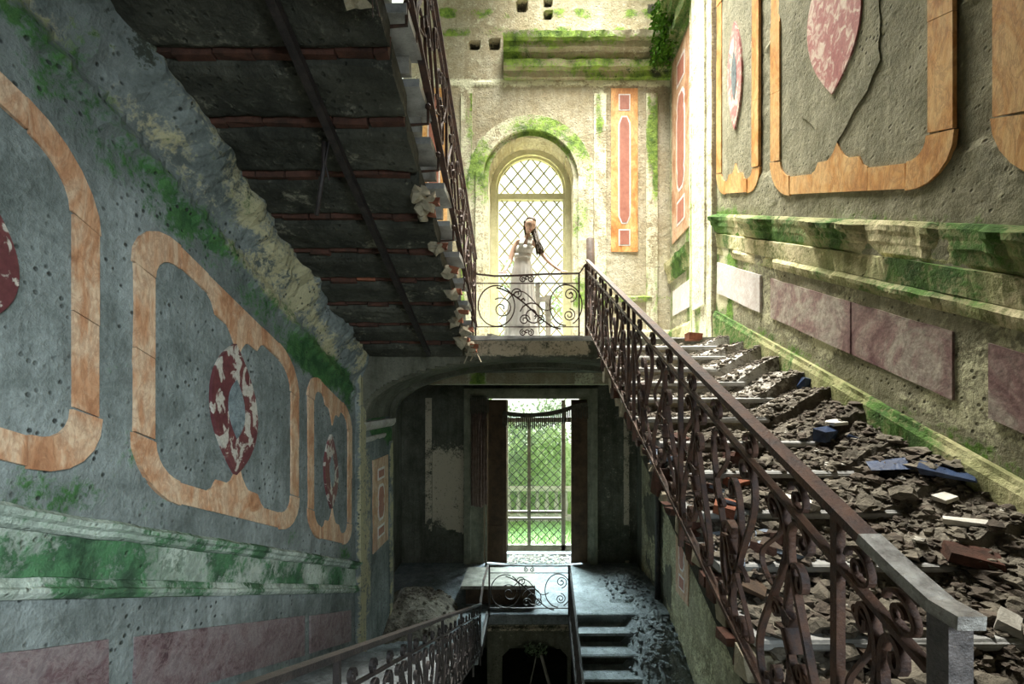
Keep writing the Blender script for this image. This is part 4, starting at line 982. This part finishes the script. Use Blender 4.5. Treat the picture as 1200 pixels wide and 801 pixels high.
# A rail (lower left)
fA = lambda s, h: (-RAILX, s, -3.22-.415*(s-7.1)+h)
ra = Rail('iron_railing', fA, (1, 0, 0), (-RAILX, 4.0, -2.5), 'iron railing with smooth worn handrail rising toward the viewer at the bottom left', M['iron_dark'])
ra.bar('handrail', [(s, 0) for s in (7.1, 5.5, 4, 2.5, .9)], .05, .025)
MB().bar([(-RAILX+.03, 8.12, ZL+.9), (-RAILX, 7.6, -3.05), (-RAILX, 7.1, -3.22)], (1, 0, 0), .035, .025).build('handrail_bend', M['iron'], ra.e)
ra.bar('upper_bar', [(s, -.15) for s in (7.1, 5, 3, .9)], .022, .014); ra.bar('bottom_bar', [(s, -.78) for s in (7.1, 5, 3, .9)], .022, .014)
for q in (7.1, 6.2, 5.1, 4.0, 2.9, 1.8): ra.bar('post', [(q, -.95), (q, 0)], .024, .024)
for i, (a, b) in enumerate(((6.2, 7.1), (5.1, 6.2), (4.0, 5.1), (2.9, 4.0), (1.8, 2.9))): lyre_bay(ra, a+.02, b-.02, -.77, -.17, i+20)
MB().bar([(-RAILX+.02, 8.1, ZL), (-RAILX, 7.1, ZL-.08)], (1, 0, 0), .05, .16).build('stringer', M['iron_dark'], ra.e)
# C rail (upper left)
fC = lambda s, h: (-.70, s, ZU+SL*(YF-s)+h)
rc = Rail('iron_railing', fC, (1, 0, 0), (-.70, 4.0, 1.7), 'rusty scrolled iron railing of the upper flight, seen steeply from below', M['iron'])
rc.bar('handrail', [(s, 1.0) for s in (5.95, 5, 4, 3, 2, 1)], .05, .022)
rc.bar('upper_bar', [(s, .88) for s in (5.95, 4, 2, 1)], .024, .014); rc.bar('bottom_bar', [(s, .12) for s in (5.95, 4, 2, 1)], .05, .022)
pc_ = [5.95, 4.9, 3.85, 2.8, 1.9]
for q in pc_: rc.bar('post', [(q, .05), (q, 1.0)], .022, .022)
for i, (a, b) in enumerate(zip(pc_[1:], pc_[:-1])): lyre_bay(rc, a+.02, b-.02, .14, .86, i+40)
for q in (5.6, 4.9, 4.2, 3.5, 3.15, 2.6):
    MB().tube([(-.70, q, fC(q, .14)[2]), (-.70, q, fC(q, -.10)[2]), (-.85, q, fC(q, -.11)[2])], .011, 6).build('bracket', M['iron'], rc.e)
    MB().lump(fC(q, .02), .022, (1, 1, 1), q, .1).build('bracket_knob', M['iron'], rc.e)

# ---------------------------------------------------------------- wooden bits on the landing
tag(MB().tube([(.86, 6.28, ZU), (.855, 6.28, 1.5), (.845, 6.28, 2.19), (.85, 6.28, 2.21)], [.065, .06, .058, .035], 10).build('wooden_post', M['wood_dark'], smooth=True), 'thick dark round-topped wooden post standing where the right rail meets the landing', 'post')
tag(MB().box(.10, .17, 6.9, 6.93, ZU, 1.75, .01).box(.25, .33, 6.9, 6.93, ZU, 1.55, .01).box(.12, .32, 6.88, 6.91, 1.45, 1.52, .008).build('broken_chair', M['wood_grey']), 'remains of a grey wooden chair back standing behind the woman', 'chair')
for i in range(14):
    x = random.uniform(-.6, .6); y = random.uniform(6.1, 7.5); fragment('plaster_scrap', M['stone'] if i % 2 else M['wood_grey'], x, y, ZU+.03, random.uniform(.08, .2), .07, .04, random.random()*3, 0, 0, ('pale stone' if i % 2 else 'grey wooden')+' scrap lying on the upper landing floor', 'debris', ('stone' if i % 2 else 'wooden')+' scraps on the upper landing floor', .2)
# trailing moss growth where the cornice meets the corner
mo = MB()
for i in range(900):
    t = random.random(); c = Vector((2.12+.35*random.random(), 7.98-.5*random.random()**2, 5.75+.95*t+.1*random.random()))
    d = Vector((random.uniform(-1, 1), random.uniform(-1, 1), random.uniform(-1, .4))).normalized()*random.uniform(.02, .05); e = d.cross(Vector((random.random(), .3, .7))).normalized()*.022; n0 = len(mo.v)
    mo.v += [tuple(c-d), tuple(c+e), tuple(c+d), tuple(c-e)]; mo.f.append((n0, n0+1, n0+2, n0+3))
tag(mo.build('hanging_moss', M['moss']), 'dark green plants growing on the cornice in the far right corner', 'plant', kind='stuff')

# ---------------------------------------------------------------- garden outside
MB().box(-14, 14, 11.6, 40, ZL-.35, ZL-.25).build('ground', M['grass'], kind='structure')
gb = MB(); random.seed(5)
for i in range(9000):
    x = random.uniform(-3, 3); y = random.uniform(11.8, 17); h = random.uniform(.05, .14); a = random.random()*3
    n0 = len(gb.v); gb.v += [(x-.012*math.cos(a), y-.012*math.sin(a), ZL-.25), (x+.012*math.cos(a), y+.012*math.sin(a), ZL-.25), (x+.03*math.sin(i), y, ZL-.25+h)]; gb.f.append((n0, n0+1, n0+2))
tag(gb.build('grass_blades', M['grass']), 'bright green lawn seen through the garden door', 'grass', kind='stuff')
bl = empty('garden_balustrade', (0, 15.4, ZL-.25), 'pale stone balustrade across the garden behind the door', 'balustrade')
MB().box(-3, 3, 15.2, 15.5, -3.12, -3.0).build('coping', M['stone'], bl); MB().box(-3, 3, 15.2, 15.5, ZL-.25, ZL-.08).build('plinth', M['stone'], bl)
for i in range(17):
    MB().lathe([(.05, 0), (.06, .05), (.04, .12), (.09, .38), (.04, .62), (.06, .74), (.06, .82)], (-2.6+i*.32, 15.35, ZL-.09), 8).build('baluster', M['stone'], bl, smooth=True)
def tree(cx, cy, z0, h, r, mat, label, seed, n=2600, name='garden_tree', cat='tree', lf=.10):
    random.seed(seed); e = empty(name, (cx, cy, z0), label, cat)
    MB().tube([(cx, cy, z0), (cx+.1, cy, z0+h*.4), (cx-.05, cy+.1, z0+h*.75)], [.11, .08, .04], 7).build('trunk', M['wood_grey'], e)
    m = MB(); bl_ = [(Vector((random.uniform(-1, 1)*r*.7, random.uniform(-1, 1)*r*.5, h*random.uniform(.15, .95))), r*random.uniform(.25, .5)) for _ in range(16)]
    for i in range(n):
        c, rr = random.choice(bl_); v = Vector((random.gauss(0, 1), random.gauss(0, 1), random.gauss(0, 1))).normalized()*rr*random.uniform(.6, 1.05)+c+Vector((cx, cy, z0))
        d = Vector((random.uniform(-1, 1), random.uniform(-1, 1), random.uniform(-1, 1))).normalized()*lf; q = d.cross(Vector((random.random(), random.random(), 1))).normalized()*lf*.5; n0 = len(m.v)
        m.v += [tuple(v-d), tuple(v+q), tuple(v+d), tuple(v-q)]; m.f.append((n0, n0+1, n0+2, n0+3))
    m.build('foliage', mat, e)
tree(-1.3, 17.5, ZL-.25, 3.2, 1.7, M['leaf'], 'leafy green bush behind the balustrade, left in the doorway view', 11)
tree(1.3, 18, ZL-.25, 3.0, 1.8, M['leaf_pale'], 'lighter green bush behind the balustrade, right in the doorway view', 12)
tree(.1, 20.5, ZL-.25, 3.9, 1.9, M['leaf'], 'taller green tree behind the two bushes in the doorway view', 13)
tree(-1.6, 16, ZL-.25, 9.0, 1.6, M['leaf_pale'], 'tall pale tree outside the arched window, on its left', 14, 1500)
tree(1.9, 17, ZL-.25, 9.4, 1.7, M['leaf_pale'], 'tall pale tree outside the arched window, on its right', 15, 1700)

# ---------------------------------------------------------------- the woman
W = empty('person', (-.08, 6.28, ZU), 'long-haired woman in a white halter dress leaning on the upper landing rail', 'person')
def skin(name, verts, edges, radii, mat, parent, sub=2, root=0):
    me = bpy.data.meshes.new(name); me.from_pydata(verts, edges, []); o = bpy.data.objects.new(name, me); C.objects.link(o)
    o.modifiers.new('s', 'SKIN'); 
    for i, r in enumerate(radii): me.skin_vertices[0].data[i].radius = (r, r) if not isinstance(r, tuple) else r
    for i in range(len(radii)): me.skin_vertices[0].data[i].use_root = (i == root)
    m = o.modifiers.new('u', 'SUBSURF'); m.levels = sub; m.render_levels = sub; me.materials.append(mat)
    o.modifiers['s'].use_smooth_shade = True
    o.parent = parent; pl = world_loc(parent); o.location = -pl; return o
Y0 = 6.27
bv = [(-.09, Y0, 1.70), (-.095, Y0, 1.82), (-.09, Y0, 1.95), (-.065, Y0, 2.07), (-.045, Y0, 2.15), (-.02, Y0-.005, 2.205), (-.005, Y0-.01, 2.255),   # 0 pelvis..6 neck top
      (-.165, Y0, 2.155), (-.225, Y0-.02, 2.02), (-.262, Y0-.05, 1.86), (-.312, Y0-.16, 1.735), (-.335, Y0-.245, 1.668),                       # right arm 7..11
      (.075, Y0, 2.145), (.155, Y0-.03, 2.01), (.245, Y0-.09, 1.875), (.345, Y0-.20, 1.75), (.425, Y0-.255, 1.678),                             # left arm 12..16
      (-.15, Y0, 1.60), (-.14, Y0, 1.28), (-.13, Y0, .90), (-.04, Y0, 1.60), (-.03, Y0, 1.28), (-.02, Y0, .90), (-.135, Y0-.10, .835), (-.02, Y0-.10, .835)]
be = [(0,1),(1,2),(2,3),(3,4),(4,5),(5,6),(4,7),(7,8),(8,9),(9,10),(10,11),(4,12),(12,13),(13,14),(14,15),(15,16),(0,17),(17,18),(18,19),(0,20),(20,21),(21,22),(19,23),(22,24)]
br_ = [(.11,.085),(.10,.075),(.078,.062),(.085,.062),(.075,.052),(.045,.045),(.045,.045), .045,.037,.032,.026,.020, .045,.037,.032,.026,.020, .08,.05,.035,.08,.05,.035,.03,.03]
body = skin('body', bv, be, br_, M['skin'], W)
# hands resting on the rail
def hand(c, dirx):
    c = Vector(c); V = [tuple(c), tuple(c+Vector((.25*dirx*.10, -.045, -.018)))]; E = [(0, 1)]; Rr = [(.018, .012), (.030, .013)]
    for k in range(4):
        ox = (-.026+.0175*k); L = (.030, .036, .034, .026)[k]; b = c+Vector((.025*dirx+ox, -.060, -.018)); n = len(V)
        V += [tuple(b), tuple(b+Vector((.004*dirx+ox*.15, -L*.8, -.004))), tuple(b+Vector((.006*dirx+ox*.2, -L*1.3, -.024)))]; E += [(1, n), (n, n+1), (n+1, n+2)]; Rr += [.0085, .0078, .0065]
    n = len(V); b = c+Vector((-.028*dirx, -.030, -.012)); V += [tuple(b), tuple(b+Vector((-.020*dirx, -.028, -.012)))]; E += [(0, n), (n, n+1)]; Rr += [.009, .0075]
    return skin('hand', V, E, Rr, M['skin'], W, 1)
hand((-.338, Y0-.25, 1.662), -1); hand((.432, Y0-.26, 1.672), 1)
# head: shaped sphere with features, tilted toward her left shoulder
HC = Vector((.012, Y0-.02, 2.365))
import bmesh
from mathutils import Matrix, Euler
HR = Euler((.30, -.0, 0)).to_matrix().to_4x4(); HT = Matrix.Rotation(.22, 4, 'Y')@Matrix.Rotation(.35, 4, 'Z')@Matrix.Rotation(.28, 4, 'X')
def headobj(name, pts_fn, mat, seg=40, rings=28):
    bmh = bmesh.new(); bmesh.ops.create_uvsphere(bmh, u_segments=seg, v_segments=rings, radius=1)
    for v in bmh.verts: v.co = HT@Vector(pts_fn(v.co)) + HC
    me = bpy.data.meshes.new(name); bmh.to_mesh(me); bmh.free()
    for p in me.polygons: p.use_smooth = True
    me.materials.append(mat); return me
def bumpf(x, z, cx, cz, sx, sz): return math.exp(-((x-cx)/sx)**2-((z-cz)/sz)**2)
def face(c):
    x, y, z = c; X = x*.073; Z = z*.115; Y = y*.092
    jaw = ss(.1, -.95, z); X *= 1-.42*jaw; Y *= 1-.12*jaw
    if y < 0:
        Y -= .022*bumpf(X, Z, 0, -.018, .009, .020)+.008*bumpf(X, Z, 0, .005, .007, .02)        # nose
        Y -= .007*bumpf(X, Z, 0, -.055, .020, .007)-.004*bumpf(X, Z, 0, -.070, .02, .006)        # lips
        Y -= .008*bumpf(X, Z, 0, -.092, .018, .014)                                            # chin
        for s in (-1, 1): Y += .010*bumpf(X, Z, s*.028, .006, .013, .009); Y -= .005*bumpf(X, Z, s*.030, .026, .02, .006); Y -= .004*bumpf(X, Z, s*.038, -.02, .018, .018)
    return (X, Y, Z)
me = headobj('head', face, M['skin']); ho = bpy.data.objects.new('head', me); C.objects.link(ho); ho.parent = body
def onface(x, z, dy=0): 
    yy = -.092*math.sqrt(max(0, 1-(z/.115)**2-(x/.073)**2)); return HT@Vector((x, yy+dy, z))+HC
def patch(name, x, z, sx, sz, mat, dy, th=.004):
    m = MB(); n = 12; c = onface(x, z, dy)
    m.v = [tuple(onface(x, z, dy-th))]+[tuple(onface(x+sx*math.cos(2*PI*i/n), z+sz*math.sin(2*PI*i/n), dy)) for i in range(n)]; m.f = [(0, 1+i, 1+(i+1) % n) for i in range(n)]
    return m.build(name, mat, None), m
for s in (-1, 1):
    for nm, x, z, sx, sz, mt, dy in (('eye', s*.028, .004, .014, .0045, 'eye', .0065), ('eyebrow', s*.030, .024, .017, .0028, 'hair', -.006)):
        o, _ = patch(nm, x, z, sx, sz, M[mt], dy); o.parent = body
o, _ = patch('lips', 0, -.055, .019, .008, M['lips'], -.006); o.parent = body
for s in (-1, 1):
    o = MB().lump((0, 0, 0), .001, (10, 16, 26), 1, .1); mm = HT@Vector((s*.071, .008, -.005))+HC; o.v = [(a+mm.x, b+mm.y, c+mm.z) for a, b, c in o.v]; oo = o.build('ear', M['skin'], None, True); oo.parent = body
# hair: cap and long locks over her left shoulder and down her back
def hairf(c):
    x, y, z = c; X = x*.084; Y = y*.100+.010; Z = z*.122+.008
    if y < .15 and z < .62+.25*(-x*.2) :
        k = ss(.15, -.25, y)*ss(.66, .50, z); Y = Y*(1-k)+.02*k; X *= 1-.1*k; 
    return (X, Y, Z)
me = headobj('hair', hairf, M['hair']); hr = bpy.data.objects.new('hair', me); C.objects.link(hr); hr.parent = W; hr.location = -Vector(W.location)
for i in range(46):
    t = i/45; a = -.3+t*PI*1.05          # around the back of the head from her right to her left
    st = HT@Vector((-.078*math.cos(a*1.0), .02+.085*max(0, math.sin(a)), .045-.02*random.random()))+HC
    right = t > .42
    if right:
        ex = .10+.10*random.random(); ez = 1.93+.14*random.random(); ey = Y0-.10+.04*random.random()
        mid = Vector((.095+.035*random.random(), Y0-.06+.03*random.random(), 2.20))
    else:
        ex = -.02-.09*t+.03*random.random(); ez = 2.05+.08*random.random(); ey = Y0+.10; mid = Vector((st.x*.6-.01, Y0+.085, 2.22))
    P_ = []
    for k in range(11):
        u = k/10; p = st*(1-u)**2+mid*2*u*(1-u)+Vector((ex, ey, ez))*u*u; p += Vector((.008*math.sin(u*9+i), .006*math.cos(u*8+i*2), 0))*u; P_.append(p)
    MB().tube(P_, [.019*(1-.75*(k/10)**2) for k in range(11)], 6).build('hair_lock', M['hair'], hr, True)
# dress
def dress():
    prof = [(2.135, .0, 0), (2.10, .108, .094), (2.06, .124, .112), (2.01, .122, .112), (1.97, .112, .098), (1.94, .104, .088), (1.90, .108, .090), (1.86, .116, .096), (1.78, .138, .112), (1.66, .150, .12), (1.45, .172, .135), (1.2, .195, .15), (1.0, .215, .165), (.815, .235, .18)]
    m = MB(); n = 96
    rows = []
    for k, (z, rx, ry) in enumerate(prof[1:]):
        cx = -.06-.03*ss(2.1, 1.9, z)-.015*ss(1.9, .8, z)
        for q in range(n):
            a = 2*PI*q/n; f = ss(1.95, 1.6, z); pl = 1+f*(.055*math.sin(a*17+math.sin(z*3))+.03*math.sin(a*31+z*2))*(.5+.7*ss(1.8, .8, z))+.010*(1-f)*math.sin(a*26)
            zt = z
            if k == 0: zt = z+.04*abs(math.cos(a))**.8*0 - .02*max(0, -math.sin(a))
            m.v.append((cx+rx*pl*math.cos(a), Y0+ry*pl*math.sin(a)+.0, zt))
    K = len(prof)-1
    for k in range(K-1):
        for q in range(n): m.f.append((k*n+q, k*n+(q+1) % n, (k+1)*n+(q+1) % n, (k+1)*n+q))
    return m
dr = dress().build('dress', M['dress'], W, True); md = dr.modifiers.new('t', 'SOLIDIFY'); md.thickness = .004
wb_ = MB(); n = 48; Q = [(-.086+.112*math.cos(2*PI*i/n), Y0+.097*math.sin(2*PI*i/n), 1.945) for i in range(n)]
wb_.bar(Q, (0, 0, 1), .055, .012, True); wb_.build('waistband', M['dress'], dr, True)
for s in (-1, 1):   # halter straps forming the V neck
    P_ = [(-.055+s*.058, Y0-.108, 2.06), (-.045+s*.055, Y0-.098, 2.11), (-.03+s*.048, Y0-.062, 2.17), (-.015+s*.040, Y0-.020, 2.215), (-.01+s*.02, Y0+.035, 2.22)]
    MB().bar(P_, (s*.3, -1, .3), .014, .062).build('strap', M['dress'], dr, True)
